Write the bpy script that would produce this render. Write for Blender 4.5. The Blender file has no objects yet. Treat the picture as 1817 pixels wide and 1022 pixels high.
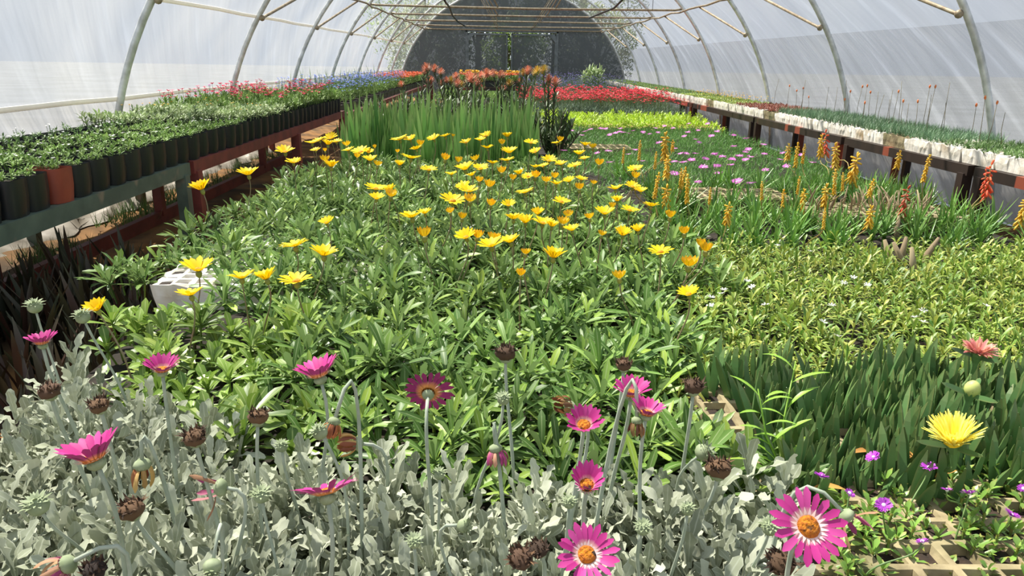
import bpy, math, random
from mathutils import Vector, Matrix, Quaternion
S = bpy.context.scene
COL = S.collection
# ------------------------------------------------------------------ camera, sky, sun, exposure
F, PITCH, YAW, ROLL, CZ = 1312.0, 0.29935, 0.02367, 0.01632, 1.0
W, H = 1817, 1022
def T(x, y, d=1.0):
    """camera-space direction (right, up, forward) -> world direction"""
    c, s = math.cos(ROLL), math.sin(ROLL)
    x, y = c * x - s * y, s * x + c * y
    cp, sp = math.cos(PITCH), math.sin(PITCH)
    fy, fz, fx = cp * d + y * sp, -sp * d + y * cp, x
    cy, sy = math.cos(YAW), math.sin(YAW)
    return Vector((cy * fx + sy * fy, -sy * fx + cy * fy, fz))
def AT(px, py, z=None, Y=None, X=None):
    """world point seen at a photograph pixel on the plane z, Y or X"""
    d = T((px - W / 2) / F, -(py - H / 2) / F)
    t = (z - CZ) / d.z if z is not None else (Y / d.y if Y is not None else X / d.x)
    return Vector((d.x * t, d.y * t, CZ + d.z * t))
cam = bpy.data.cameras.new('camera'); camo = bpy.data.objects.new('camera', cam); COL.objects.link(camo)
r_, u_, f_ = T(1, 0, 0), T(0, 1, 0), T(0, 0, 1)
camo.matrix_world = Matrix(((r_.x, u_.x, -f_.x, 0), (r_.y, u_.y, -f_.y, 0), (r_.z, u_.z, -f_.z, CZ), (0, 0, 0, 1)))
cam.sensor_width = 36; cam.lens = F / W * 36; cam.clip_start = .02; cam.clip_end = 300
S.camera = camo

SUN_EL, SUN_AZ = math.radians(59), math.radians(-46)      # high sun ahead of the camera and to the left
wd = bpy.data.worlds.new('sky'); S.world = wd; wd.use_nodes = True
nt = wd.node_tree; bg = nt.nodes['Background']
tcw = nt.nodes.new('ShaderNodeTexCoord'); sx = nt.nodes.new('ShaderNodeSeparateXYZ'); rw = nt.nodes.new('ShaderNodeValToRGB')   # thin bright haze, bluer overhead
nt.links.new(tcw.outputs['Generated'], sx.inputs[0]); nt.links.new(sx.outputs[2], rw.inputs[0]); nt.links.new(rw.outputs[0], bg.inputs[0])
rw.color_ramp.elements[0].position = 0; rw.color_ramp.elements[0].color = (.85, .905, .975, 1); rw.color_ramp.elements[1].position = .7; rw.color_ramp.elements[1].color = (.72, .84, 1.0, 1)
bg.inputs[1].default_value = 1.28
sl = bpy.data.lights.new('sun', 'SUN'); sl.energy = 18.5; sl.angle = math.radians(1.2); sl.color = (1, .94, .83)
so = bpy.data.objects.new('sun', sl); COL.objects.link(so)
sd = Vector((math.sin(SUN_AZ) * math.cos(SUN_EL), math.cos(SUN_AZ) * math.cos(SUN_EL), math.sin(SUN_EL)))
so.rotation_mode = 'QUATERNION'; so.rotation_quaternion = sd.to_track_quat('Z', 'Y'); so.location = sd * 30
vs = S.view_settings; vs.view_transform = 'Standard'; vs.look = 'None'; vs.gamma = 1; vs.exposure = 0.13; vs.use_curve_mapping = False
S.cycles.max_bounces = 8; S.cycles.diffuse_bounces = 4; S.cycles.transmission_bounces = 5; S.cycles.transparent_max_bounces = 8

# ------------------------------------------------------------------ helpers
rnd = random.Random(11)
U = rnd.uniform
PI = math.pi
def hexc(h):
    h = h.lstrip('#'); o = []
    for i in (0, 2, 4):
        c = int(h[i:i + 2], 16) / 255; o.append(c / 12.92 if c <= .04045 else ((c + .055) / 1.055) ** 2.4)
    return (*o, 1)
ORD = 'first second third fourth fifth sixth seventh eighth ninth tenth eleventh twelfth thirteenth fourteenth fifteenth sixteenth seventeenth eighteenth nineteenth twentieth'.split()
def od(n):
    if n < 20: return ORD[n]
    n += 1
    return '%d%s' % (n, {1: 'st', 2: 'nd', 3: 'rd'}.get(n % 10, 'th'))
NUM = 'no one two three four five six seven eight nine ten eleven twelve'.split()

class MB:
    def __init__(s): s.v, s.f, s.uv, s.m = [], [], [], []
    def face(s, idx, uvs=None, m=0):
        s.f.append(tuple(idx)); s.uv.append(uvs or [(.5, .5)] * len(idx)); s.m.append(m)
    def leaf(s, p, yaw, pitch, L, Wd, bend=.5, n=5, fold=.25, m=0, prof=None, lobes=0, ripple=0, twist=0, tip=.04):
        """a leaf blade: three vertices across, n segments along, midrib fold, droop and lobed or rippled margin"""
        prof = prof or (lambda t: math.sin(PI * min(1, t * .93 + .05)) ** .8)
        c = Vector(p); dl = L / n; b = len(s.v); ph = U(0, 6)
        for i in range(n + 1):
            t = i / n
            a = pitch - bend * t
            d = Vector((math.cos(yaw) * math.cos(a), math.sin(yaw) * math.cos(a), math.sin(a)))
            w = Vector((-math.sin(yaw), math.cos(yaw), 0)); nn = d.cross(w)
            if twist:
                q = Quaternion(d, twist * t); w = q @ w; nn = q @ nn
            h = max(Wd * .5 * prof(t), Wd * tip)
            if lobes and 0 < i < n: h *= 1 + lobes * (1 if i % 2 else -1)
            r1 = ripple * h * math.sin(ph + i * 2.1); r2 = ripple * h * math.sin(ph * 1.7 + i * 2.3)
            s.v += [c - w * h - nn * (fold * h + r1) * -1, c, c + w * h + nn * (fold * h + r2)]
            c = c + d * dl
        for i in range(n):
            k = b + i * 3; t0, t1 = i / n, (i + 1) / n
            s.face((k + 1, k, k + 3, k + 4), [(.5, t0), (0, t0), (0, t1), (.5, t1)], m)
            s.face((k + 2, k + 1, k + 4, k + 5), [(1, t0), (.5, t0), (.5, t1), (1, t1)], m)
    def tube(s, pts, rad, n=6, m=0, cap=True, flat=1.0):
        pts = [Vector(p) for p in pts]; b = len(s.v); N = len(pts)
        if not isinstance(rad, (list, tuple)): rad = [rad] * N
        up = None
        for i, p in enumerate(pts):
            d = (pts[min(i + 1, N - 1)] - pts[max(i - 1, 0)])
            if d.length < 1e-9: d = Vector((0, 0, 1))
            d.normalize()
            if up is None: up = d.orthogonal().normalized()
            up = (up - d * up.dot(d))
            up = up.normalized() if up.length > 1e-6 else d.orthogonal().normalized()
            w = d.cross(up)
            for k in range(n):
                a = 2 * PI * k / n
                s.v.append(p + (up * math.cos(a) * flat + w * math.sin(a)) * rad[i])
        for i in range(N - 1):
            for k in range(n):
                k2 = (k + 1) % n; t0, t1 = i / (N - 1), (i + 1) / (N - 1)
                s.face((b + i * n + k, b + i * n + k2, b + (i + 1) * n + k2, b + (i + 1) * n + k), [(k / n, t0), ((k + 1) / n, t0), ((k + 1) / n, t1), (k / n, t1)], m)
        if cap:
            s.face(tuple(b + k for k in reversed(range(n))), None, m); s.face(tuple(b + (N - 1) * n + k for k in range(n)), None, m)
    def blob(s, c, rx, ry, rz, n=8, k=5, m=0, jit=0, M=None, half=False):
        b = len(s.v); c = Vector(c)
        for i in range(k + 1):
            th = (PI * (.5 if half else 1)) * i / k
            for j in range(n):
                a = 2 * PI * j / n; q = 1 + (U(-jit, jit) if jit else 0)
                p = Vector((rx * math.sin(th) * math.cos(a) * q, ry * math.sin(th) * math.sin(a) * q, rz * math.cos(th) * q))
                s.v.append(c + (M @ p if M else p))
        for i in range(k):
            for j in range(n):
                j2 = (j + 1) % n
                s.face((b + i * n + j, b + (i + 1) * n + j, b + (i + 1) * n + j2, b + i * n + j2), [(j / n, i / k)] * 4, m)
    def box(s, lo, hi, m=0, jit=0, M=None):
        b = len(s.v)
        for z in (lo[2], hi[2]):
            for x, y in ((lo[0], lo[1]), (hi[0], lo[1]), (hi[0], hi[1]), (lo[0], hi[1])):
                p = Vector((x + U(-jit, jit), y + U(-jit, jit), z + U(-jit, jit))); s.v.append(M @ p if M else p)
        for q in ((0, 3, 2, 1), (4, 5, 6, 7), (0, 1, 5, 4), (1, 2, 6, 5), (2, 3, 7, 6), (3, 0, 4, 7)):
            s.face([b + i for i in q], [(0, 0), (1, 0), (1, 1), (0, 1)], m)
    def beam(s, a, b_, w, h, m=0):
        """a square bar from a to b_"""
        a, b_ = Vector(a), Vector(b_); d = (b_ - a).normalized(); up = Vector((0, 0, 1)) if abs(d.z) < .9 else Vector((0, 1, 0))
        x = d.cross(up).normalized(); y = x.cross(d); k = len(s.v)
        for p in (a, b_):
            for sx, sy in ((-1, -1), (1, -1), (1, 1), (-1, 1)): s.v.append(p + x * sx * w / 2 + y * sy * h / 2)
        for q in ((0, 1, 2, 3), (7, 6, 5, 4), (0, 4, 5, 1), (1, 5, 6, 2), (2, 6, 7, 3), (3, 7, 4, 0)): s.face([k + i for i in q], [(0, 0), (1, 0), (1, 1), (0, 1)], m)
    def mesh(s, name, mats, smooth=True):
        me = bpy.data.meshes.new(name); me.from_pydata([tuple(v) for v in s.v], [], s.f)
        uvl = me.uv_layers.new(name='UVMap'); flat = [c for q in s.uv for t in q for c in t]; uvl.data.foreach_set('uv', flat)
        for m in (mats if isinstance(mats, (list, tuple)) else [mats]): me.materials.append(m)
        me.polygons.foreach_set('material_index', s.m); me.polygons.foreach_set('use_smooth', [smooth] * len(s.f))
        me.update(); return me

def obj(name, me, parent=None, loc=(0, 0, 0), rot=None, sc=1.0, q=None):
    """link mesh data as an object; loc/rot/scale are world values even under a parent"""
    o = bpy.data.objects.new(name, me); COL.objects.link(o)
    o.location = loc
    if name == 'flowers': o['kind'] = 'stuff'          # sprinkling of tiny blossoms
    if q is not None: o.rotation_mode = 'QUATERNION'; o.rotation_quaternion = q
    elif rot is not None: o.rotation_euler = rot
    o.scale = (sc, sc, sc) if isinstance(sc, (int, float)) else sc
    if parent is not None:
        o.parent = parent; o.matrix_parent_inverse = wm(parent).inverted()
    return o
def wm(o):
    M = o.matrix_basis.copy()
    return (wm(o.parent) @ o.matrix_parent_inverse @ M) if o.parent else M
def empty(name, loc): return obj(name, None, None, loc)
def tag(o, label, cat, group=None, kind=None):
    o['label'] = label; o['category'] = cat
    if group: o['group'] = group
    if kind: o['kind'] = kind
    return o
def struct(o, label=None):
    o['kind'] = 'structure'
    if label: o['label'] = label
    return o

# ------------------------------------------------------------------ materials
def newmat(name):
    m = bpy.data.materials.new(name); m.use_nodes = True; n = m.node_tree
    for x in list(n.nodes): n.nodes.remove(x)
    return m, n, n.nodes.new('ShaderNodeOutputMaterial')
def N(n, t, **kw):
    x = n.nodes.new(t)
    for k, v in kw.items():
        if isinstance(k, str) and hasattr(x, k): setattr(x, k, v)
    return x
def ramp(n, fac, stops):
    r = n.nodes.new('ShaderNodeValToRGB'); e = r.color_ramp.elements
    while len(e) < len(stops): e.new(.5)
    for i, (p, c) in enumerate(stops): e[i].position = p; e[i].color = hexc(c) if isinstance(c, str) else c
    n.links.new(fac, r.inputs[0]); return r.outputs[0]
def mixc(n, fac, a, b, mode='MIX'):
    m = n.nodes.new('ShaderNodeMix'); m.data_type = 'RGBA'; m.blend_type = mode
    for s, v in ((m.inputs[0], fac), (m.inputs[6], a), (m.inputs[7], b)):
        if isinstance(v, (int, float)): s.default_value = v
        elif isinstance(v, str): s.default_value = hexc(v)
        elif isinstance(v, tuple): s.default_value = v
        else: n.links.new(v, s)
    return m.outputs[2]
def math_(n, op, a, b=0.0):
    m = n.nodes.new('ShaderNodeMath'); m.operation = op
    for s, v in ((m.inputs[0], a), (m.inputs[1], b)):
        if isinstance(v, (int, float)): s.default_value = v
        else: n.links.new(v, s)
    return m.outputs[0]
def leafmat(name, cols, rib=None, back=None, rough=.42, transl=.25, tipc=None, spec=.5, objvar=.25, edge=None, transcol=None, wear=None, basec=None):
    m, n, out = newmat(name)
    geo = N(n, 'ShaderNodeNewGeometry'); uv = N(n, 'ShaderNodeUVMap'); sep = N(n, 'ShaderNodeSeparateXYZ'); oi = N(n, 'ShaderNodeObjectInfo')
    n.links.new(uv.outputs[0], sep.inputs[0])
    k = len(cols)
    r1 = math_(n, 'FRACT', math_(n, 'ADD', geo.outputs['Random Per Island'], math_(n, 'MULTIPLY', oi.outputs['Random'], 1.0)))
    c = ramp(n, r1, [(i / max(1, k - 1), x) for i, x in enumerate(cols)])
    d = math_(n, 'ABSOLUTE', math_(n, 'SUBTRACT', sep.outputs[0], .5))
    if rib:
        f = ramp(n, d, [(.0, (1, 1, 1, 1)), (.09, (0, 0, 0, 1))]); c = mixc(n, math_(n, 'MULTIPLY', f, .7), c, rib)
    if edge:
        f = ramp(n, d, [(.40, (0, 0, 0, 1)), (.5, (1, 1, 1, 1))]); c = mixc(n, math_(n, 'MULTIPLY', f, .6), c, edge)
    if tipc:
        f = ramp(n, sep.outputs[1], [(.75, (0, 0, 0, 1)), (1, (1, 1, 1, 1))]); c = mixc(n, math_(n, 'MULTIPLY', f, .7), c, tipc)
    if basec:
        f = ramp(n, sep.outputs[1], [(.08, (1, 1, 1, 1)), (.34, (0, 0, 0, 1))]); c = mixc(n, f, c, basec)
    if wear:
        tc = N(n, 'ShaderNodeTexCoord'); nz = N(n, 'ShaderNodeTexNoise'); nz.inputs['Scale'].default_value = 30
        n.links.new(tc.outputs['Object'], nz.inputs['Vector'])
        f = ramp(n, nz.outputs[0], [(.6, (0, 0, 0, 1)), (.72, (1, 1, 1, 1))]); c = mixc(n, f, c, wear)
    if back:
        if basec: back = mixc(n, ramp(n, sep.outputs[1], [(.1, (1, 1, 1, 1)), (.4, (0, 0, 0, 1))]), back, '#c98a4a')
        c = mixc(n, geo.outputs['Backfacing'], c, back)
    hsv = N(n, 'ShaderNodeHueSaturation'); n.links.new(c, hsv.inputs['Color'])
    n.links.new(math_(n, 'ADD', math_(n, 'MULTIPLY', oi.outputs['Random'], objvar * 2), 1 - objvar), hsv.inputs['Value'])
    c = hsv.outputs[0]
    p = N(n, 'ShaderNodeBsdfPrincipled'); n.links.new(c, p.inputs['Base Color']); p.inputs['Roughness'].default_value = rough; p.inputs['Specular IOR Level'].default_value = spec
    if transl:
        t = N(n, 'ShaderNodeBsdfTranslucent'); n.links.new(c if not transcol else mixc(n, .5, c, transcol), t.inputs[0])
        mx = N(n, 'ShaderNodeMixShader'); mx.inputs[0].default_value = transl
        n.links.new(p.outputs[0], mx.inputs[1]); n.links.new(t.outputs[0], mx.inputs[2]); n.links.new(mx.outputs[0], out.inputs[0])
    else: n.links.new(p.outputs[0], out.inputs[0])
    return m
def plain(name, c1, c2=None, scale=6, rough=.6, metal=0, bump=0, objvar=0, stops=(.35, .65), stretch=None, c3=None, s3=(.6, .68), scale3=3):
    m, n, out = newmat(name)
    p = N(n, 'ShaderNodeBsdfPrincipled'); p.inputs['Roughness'].default_value = rough; p.inputs['Metallic'].default_value = metal
    tc = N(n, 'ShaderNodeTexCoord'); mp = N(n, 'ShaderNodeMapping'); n.links.new(tc.outputs['Object'], mp.inputs[0])
    if stretch: mp.inputs['Scale'].default_value = stretch
    nz = N(n, 'ShaderNodeTexNoise'); nz.inputs['Scale'].default_value = scale; nz.inputs['Detail'].default_value = 6; n.links.new(mp.outputs[0], nz.inputs['Vector'])
    c = ramp(n, nz.outputs[0], [(stops[0], c1), (stops[1], c2 or c1)])
    oi = N(n, 'ShaderNodeObjectInfo')
    if c3:
        n2 = N(n, 'ShaderNodeTexNoise'); n2.inputs['Scale'].default_value = scale3; n.links.new(mp.outputs[0], n2.inputs['Vector'])
        n2.noise_dimensions = '4D'; n.links.new(math_(n, 'MULTIPLY', oi.outputs['Random'], 50), n2.inputs['W'])
        c = mixc(n, ramp(n, n2.outputs[0], [(s3[0], (0, 0, 0, 1)), (s3[1], (1, 1, 1, 1))]), c, c3)
    if objvar:
        h = N(n, 'ShaderNodeHueSaturation'); n.links.new(c, h.inputs['Color'])
        n.links.new(math_(n, 'ADD', math_(n, 'MULTIPLY', oi.outputs['Random'], objvar * 2), 1 - objvar), h.inputs['Value']); c = h.outputs[0]
    n.links.new(c, p.inputs['Base Color'])
    if bump:
        b = N(n, 'ShaderNodeBump'); b.inputs['Strength'].default_value = bump; b.inputs['Distance'].default_value = .01
        n.links.new(nz.outputs[0], b.inputs['Height']); n.links.new(b.outputs[0], p.inputs['Normal'])
    n.links.new(p.outputs[0], out.inputs[0]); return m
def filmmat(name, col, tr, tl, wr=.5):
    """milky polythene: part clear, part translucent, part diffuse, creased"""
    m, n, out = newmat(name)
    tc = N(n, 'ShaderNodeTexCoord'); mp = N(n, 'ShaderNodeMapping'); n.links.new(tc.outputs['UV'], mp.inputs[0])
    mp.vector_type = 'TEXTURE'; mp.inputs['Rotation'].default_value = (0, 0, -.8); mp.inputs['Scale'].default_value = (.30, 3.0, 1)
    nz = N(n, 'ShaderNodeTexNoise'); nz.inputs['Scale'].default_value = 2.5; nz.inputs['Detail'].default_value = 3; n.links.new(mp.outputs[0], nz.inputs['Vector'])
    b = N(n, 'ShaderNodeBump'); b.inputs['Strength'].default_value = wr; b.inputs['Distance'].default_value = .06; n.links.new(nz.outputs[0], b.inputs['Height'])
    n2 = N(n, 'ShaderNodeTexNoise'); n2.inputs['Scale'].default_value = 1.2; n.links.new(tc.outputs['UV'], n2.inputs['Vector'])
    c = mixc(n, ramp(n, n2.outputs[0], [(.35, (0, 0, 0, 1)), (.7, (.35, .35, .35, 1))]), col, '#8d887c')
    t = N(n, 'ShaderNodeBsdfTransparent'); t.inputs[0].default_value = (.96, .97, 1, 1)
    tl_ = N(n, 'ShaderNodeBsdfTranslucent'); n.links.new(c, tl_.inputs[0]); n.links.new(b.outputs[0], tl_.inputs['Normal'])
    d = N(n, 'ShaderNodeBsdfPrincipled'); n.links.new(c, d.inputs['Base Color']); d.inputs['Roughness'].default_value = .35; n.links.new(b.outputs[0], d.inputs['Normal'])
    m1 = N(n, 'ShaderNodeMixShader'); m1.inputs[0].default_value = tl; n.links.new(d.outputs[0], m1.inputs[1]); n.links.new(tl_.outputs[0], m1.inputs[2])
    m2 = N(n, 'ShaderNodeMixShader'); n.links.new(ramp(n, nz.outputs[0], [(.36, (tr * (1 - .07 * wr * 2),) * 3 + (1,)), (.5, (tr,) * 3 + (1,)), (.57, (tr,) * 3 + (1,)), (.68, (min(1, tr * (1 + .3 * wr)),) * 3 + (1,))]), m2.inputs[0]); n.links.new(m1.outputs[0], m2.inputs[1]); n.links.new(t.outputs[0], m2.inputs[2])
    n.links.new(m2.outputs[0], out.inputs[0]); return m

M = {}
M['film'] = filmmat('milky_film', '#464a4e', .42, .6)
M['film_low'] = filmmat('doubled_film', '#585857', .32, .55, 1.0)
M['steel'] = plain('galvanised_steel', '#e2e4e2', '#b9bab6', 14, .4, .3)
M['rust_steel'] = plain('weathered_pipe', '#a89a80', '#7f6f58', 25, .55, .3)
M['tape'] = None
M['red_paint'] = plain('oxide_red_paint', '#7d3a33', '#5f2b27', 9, .55)
M['green_paint'] = plain('worn_green_paint', '#5a6b5e', '#46564c', 10, .5, c3='#7d7564', s3=(.62, .7), scale3=9)
M['brown_sunpatch_paint'] = plain('dark_paint_with_sun_patches', '#33261f', '#241b17', 9, .5, c3='#8a4632', s3=(.57, .58), scale3=2.6, stretch=(.05, 1, .05))  # red patches are sunlight on the bench beams, put into the colour
M['wood'] = plain('grey_slat_wood', '#7d6d57', '#5a4c3b', 12, .8, stretch=(8, 1, 1))
M['black_plastic'] = plain('black_bag_plastic', '#111316', '#1a1c1f', 8, .4, objvar=.3)
M['terracotta'] = plain('terracotta_plastic', '#9c4632', '#853a2a', 8, .5)
M['brown_pot'] = plain('brown_pot', '#7a4a33', '#5a3626', 8, .6)
M['soil'] = plain('potting_soil', '#3a2c20', '#1f1812', 40, .95, bump=.8)
M['poly'] = plain('polystyrene', '#faf5ea', '#e8dfcc', 18, .8, bump=.5, objvar=.06, c3='#b79d74', s3=(.6, .75), scale3=4)
M['poly_old'] = plain('weathered_polystyrene', '#a89a76', '#7d7052', 22, .85, bump=.6, c3='#6b6a45', s3=(.5, .68), scale3=9)
M['ground'] = plain('sandy_ground', '#a87a44', '#6f5230', 5, .95, bump=.6, c3='#4c3c28', s3=(.5, .66), scale3=2)
M['bedsoil'] = plain('bed_soil', '#2e2519', '#171209', 30, .95, bump=.8)
M['outside'] = plain('outside_ground', '#6f7274', '#797c80', .6, .95)
M['black_pipe'] = plain('black_irrigation_pipe', '#23211f', '#2c2a27', 10, .5)

# ------------------------------------------------------------------ tunnel shell
XC, ZC, RX, RZ = .4218, 1 - 1.1203, 3.0, 2.8685
YH = [5.0013 + 2.14154 * i for i in range(8)]
YEND = YH[7]
def arc(th, off=0.0): return XC + (RX + off) * math.cos(th), ZC + (RZ + off) * math.sin(th)
def th_at(z, right): 
    a = math.asin((z - ZC) / RZ); return a if right else PI - a
TH0 = th_at(0.0, True)
def skin(name, t0, t1, mat, y0, y1, n=20, off=.03, ny=24):
    mb = MB(); b = 0
    for j in range(ny + 1):
        y = y0 + (y1 - y0) * j / ny
        for i in range(n + 1):
            x, z = arc(t0 + (t1 - t0) * i / n, off); mb.v.append(Vector((x, y, z)))
    for j in range(ny):
        for i in range(n):
            k = j * (n + 1) + i
            uv = lambda a, c: ((t0 + (t1 - t0) * a / n) * 3, y0 + (y1 - y0) * c / ny)
            mb.face((k, k + n + 1, k + n + 2, k + 1), [uv(i, j), uv(i, j + 1), uv(i + 1, j + 1), uv(i + 1, j)])
    return struct(obj(name, mb.mesh(name, mat)))
Y0 = -3.0
skin('wall_right', TH0, th_at(1.26, True), M['film_low'], Y0, YEND)
M['foot_film'] = filmmat('added_shade_film', '#8c8c8c', .20, .4, 1.0)  # added grey layer for the shade under the right bench
skin('wall_right_shade', TH0, th_at(.47, True), M['foot_film'], Y0, YEND, 8, .024)  # extra grey layer, added to darken the shaded film under the right bench
skin('ceiling', th_at(1.26, True), th_at(1.33, False), M['film'], Y0, YEND, 40)
skin('wall_left', th_at(1.33, False), th_at(.71, False), M['film'], Y0, YEND)
skin('wall_left_low', th_at(.71, False), PI - TH0, M['film_low'], Y0, YEND, 10)
def strip(name, z, w, label):
    a = th_at(z, False); mb = MB()
    for j in range(41):
        y = Y0 + (YEND - Y0) * j / 40
        for e in (-1, 1):
            for off in (.012, .02):
                x, zz = arc(a + e * w / 6, off); mb.v.append(Vector((x, y, zz + .004 * math.sin(j * 2.1))))
    for j in range(40):
        k = j * 4
        for q in ((0, 2), (3, 1), (1, 0), (2, 3)): mb.face((k + q[0], k + q[1], k + 4 + q[1], k + 4 + q[0]))
    return struct(obj(name, mb.mesh(name, M['tape'])), label)
M['tape'] = leafmat('cream_tape', ['#f4f1ea', '#efece4'], rough=.6, transl=.4, objvar=0)
strip('trim_1', 1.33, .028, 'cream tape along the upper seam of the left film')
strip('trim_2', .715, .03, 'cream batten along the lower edge of the left film')
# ground
mb = MB(); nx, ny = 30, 80
for j in range(ny + 1):
    for i in range(nx + 1):
        x = -2.55 + 5.95 * i / nx; y = Y0 + (YEND - Y0) * j / ny
        mb.v.append(Vector((x, y, .012 * math.sin(x * 5 + y * 2.2) + .01 * math.sin(y * 7 - x * 3) + (.05 * max(0, (-2.1 - x) / .45)))))
for j in range(ny):
    for i in range(nx):
        k = j * (nx + 1) + i; mb.face((k, k + 1, k + nx + 2, k + nx + 1))
struct(obj('floor', mb.mesh('floor', M['ground'])), 'brown sandy ground inside the tunnel')
mb = MB(); mb.v += [Vector(p) for p in ((-60, -30, -.06), (60, -30, -.06), (60, 90, -.06), (-60, 90, -.06))]; mb.face((0, 1, 2, 3))
struct(obj('ground_outside', mb.mesh('ground_outside', M['outside'])))
# raised planting bed the trays and plants stand on
BX0, BX1, BZ = -1.0, 2.37, .245
mb = MB(); mb.box((BX0, .2, .03), (BX1, 19.3, BZ)); struct(obj('floor_bed', mb.mesh('floor_bed', M['bedsoil'], False)), 'low raised bed of dark soil down the middle of the tunnel')

# hoops with their bracing
for i, y in enumerate(YH):
    o = empty('tunnel_hoop', (XC, y, 0))
    last = i == 7
    tag(o, 'galvanised steel tunnel hoop with tie bar, ' + (od(i) + ' from the camera' if not last else 'farthest one, framing the dark net'), 'greenhouse hoop', 'steel hoops of the tunnel')
    mb = MB(); mb.tube([(arc(TH0 + .004 + (PI - 2 * TH0 - .008) * k / 56)[0], y, arc(TH0 + .004 + (PI - 2 * TH0 - .008) * k / 56)[1]) for k in range(57)], .024, 10)
    obj('arch_pipe', mb.mesh('arch_pipe', M['steel']), o)
    mb = MB(); xl, xr = -1.86, 2.70
    mb.tube([(xl, y + .02, 1.735), (xl + .12, y + .02, 1.725), (.4, y + .02, 1.72 + .01 * (i % 3 - 1)), (xr - .12, y + .02, 1.725), (xr, y + .02, 1.745)], .015, 8)
    obj('tie_bar', mb.mesh('tie_bar', M['rust_steel']), o)
    if not last:
        for sx, xa, xb in ((-1, -2.13, -1.83), (1, 2.96, 2.66)):
            mb = MB(); mb.tube([(xa, y, 1.325), (xa - .0 * sx, y + .05, 1.335), (xb, y + 1.07, 1.70)], [.018, .013, .013], 7)
            mb.blob((xa, y, 1.325), .028, .028, .028, 8, 5)
            obj('diagonal_brace', mb.mesh('diagonal_brace', M['rust_steel']), o)
    for sx in (-1, 1):
        x1 = XC + sx * .95; z1 = ZC + RZ * math.sqrt(1 - (.95 / 3) ** 2)
        mb = MB(); mb.tube([(XC + sx * .42, y + .03, 1.73), (x1, y + .01, z1)], .010, 6); obj('strut', mb.mesh('strut', M['rust_steel']), o)
for nm, x, lab in (('left', -1.82, 'long weathered pipe joining the hoops on the left'), ('right', 2.65, 'long weathered pipe joining the hoops on the right')):
    mb = MB(); mb.tube([(x + .015 * math.sin(j * 1.7), 4.9 + (YEND - 4.9) * j / 30, 1.705 + .012 * math.sin(j * 2.3)) for j in range(31)], .013, 7)
    tag(obj('purlin_pipe', mb.mesh('purlin_pipe', M['rust_steel'])), lab, 'pipe', 'long purlin pipes')
mb = MB(); mb.tube([(XC, 4.9 + (YEND - 4.9) * j / 10, ZC + RZ - .05) for j in range(11)], .016, 7)
tag(obj('ridge_pipe', mb.mesh('ridge_pipe', M['steel'])), 'steel ridge pipe along the crown of the tunnel', 'pipe')
for pts, lab in (([(1110, -6, 9.3), (1098, 6, 9.6), (1090, 14, 10.2), (1075, 20, 10.8), (1060, 26, 11.4), (1045, 32, 13.4)], 'black irrigation pipe drooping from the tie bars on the right'),
                 ([(786, -4, 9.3), (792, 6, 10), (797, 12, 11.4), (803, 28, 13), (812, 38, 13.6), (826, 47, 15.6)], 'black irrigation pipe drooping from the tie bars left of the doors'),):
    mb = MB(); mb.tube([AT(a, b, Y=c) for a, b, c in pts], .014, 7); tag(obj('irrigation_pipe', mb.mesh('irrigation_pipe', M['black_pipe'])), lab, 'pipe')
for px, p0, p1, yi, lab in ((754, -4, 10, 3, 'leftmost'), (1115, 2, 21, 3, 'rightmost but one'), (1159, 0, 19, 3, 'rightmost'), (1083, 22, 44, 5, 'innermost')):
    a, b = AT(px, p0, Y=YH[yi]), AT(px, p1, Y=YH[yi]); mb = MB(); mb.tube([(a.x, a.y, 1.72), (a.x, a.y, 1.72 + .2)], .004, 5)
    tag(obj('hanging_wire', mb.mesh('hanging_wire', M['black_pipe'])), 'thin dark wire on the tie bars, %s of the four' % lab, 'wire', 'thin wires on the tie bars')

# far end: dark shade net with two framed doors, trees beyond
def netmat(tr):
    m, n, out = newmat('dark_shade_net')
    t = N(n, 'ShaderNodeBsdfTransparent'); d = N(n, 'ShaderNodeBsdfDiffuse'); d.inputs[0].default_value = hexc('#63686a')
    mx = N(n, 'ShaderNodeMixShader'); mx.inputs[0].default_value = tr; n.links.new(d.outputs[0], mx.inputs[1]); n.links.new(t.outputs[0], mx.inputs[2]); n.links.new(mx.outputs[0], out.inputs[0]); return m
M['net'] = netmat(.045); M['net_door'] = netmat(.13); M['door_steel'] = plain('grey_door_frame', '#7d8486', '#5f6668', 10, .5, .4)
YN = YEND + .06
def netpiece(name, x0, x1, z0, z1f, n=12):
    mb = MB()
    for i in range(n + 1):
        x = x0 + (x1 - x0) * i / n; z = z1f(x); mb.v += [Vector((x, YN, min(z0, z))), Vector((x, YN, z)), Vector((x, YN + .004, min(z0, z))), Vector((x, YN + .004, z))]
    for i in range(n):
        k = i * 4; mb.face((k, k + 4, k + 5, k + 1)); mb.face((k + 1, k + 5, k + 7, k + 3))
    return obj(name, mb.mesh(name, M['net'], False))
top = lambda x: ZC + RZ * math.sqrt(max(0, 1 - ((x - XC) / RX) ** 2))
struct(netpiece('wall_back', XC - 2.996, -.80, 0, top, 24), 'dark shade net left of the end doors')
struct(netpiece('wall_back', 1.54, XC + 2.996, 0, top, 24), 'dark shade net right of the end doors')
struct(netpiece('wall_back', -.80, 1.54, 1.70, top, 24), 'dark shade net over the end doors')
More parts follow.
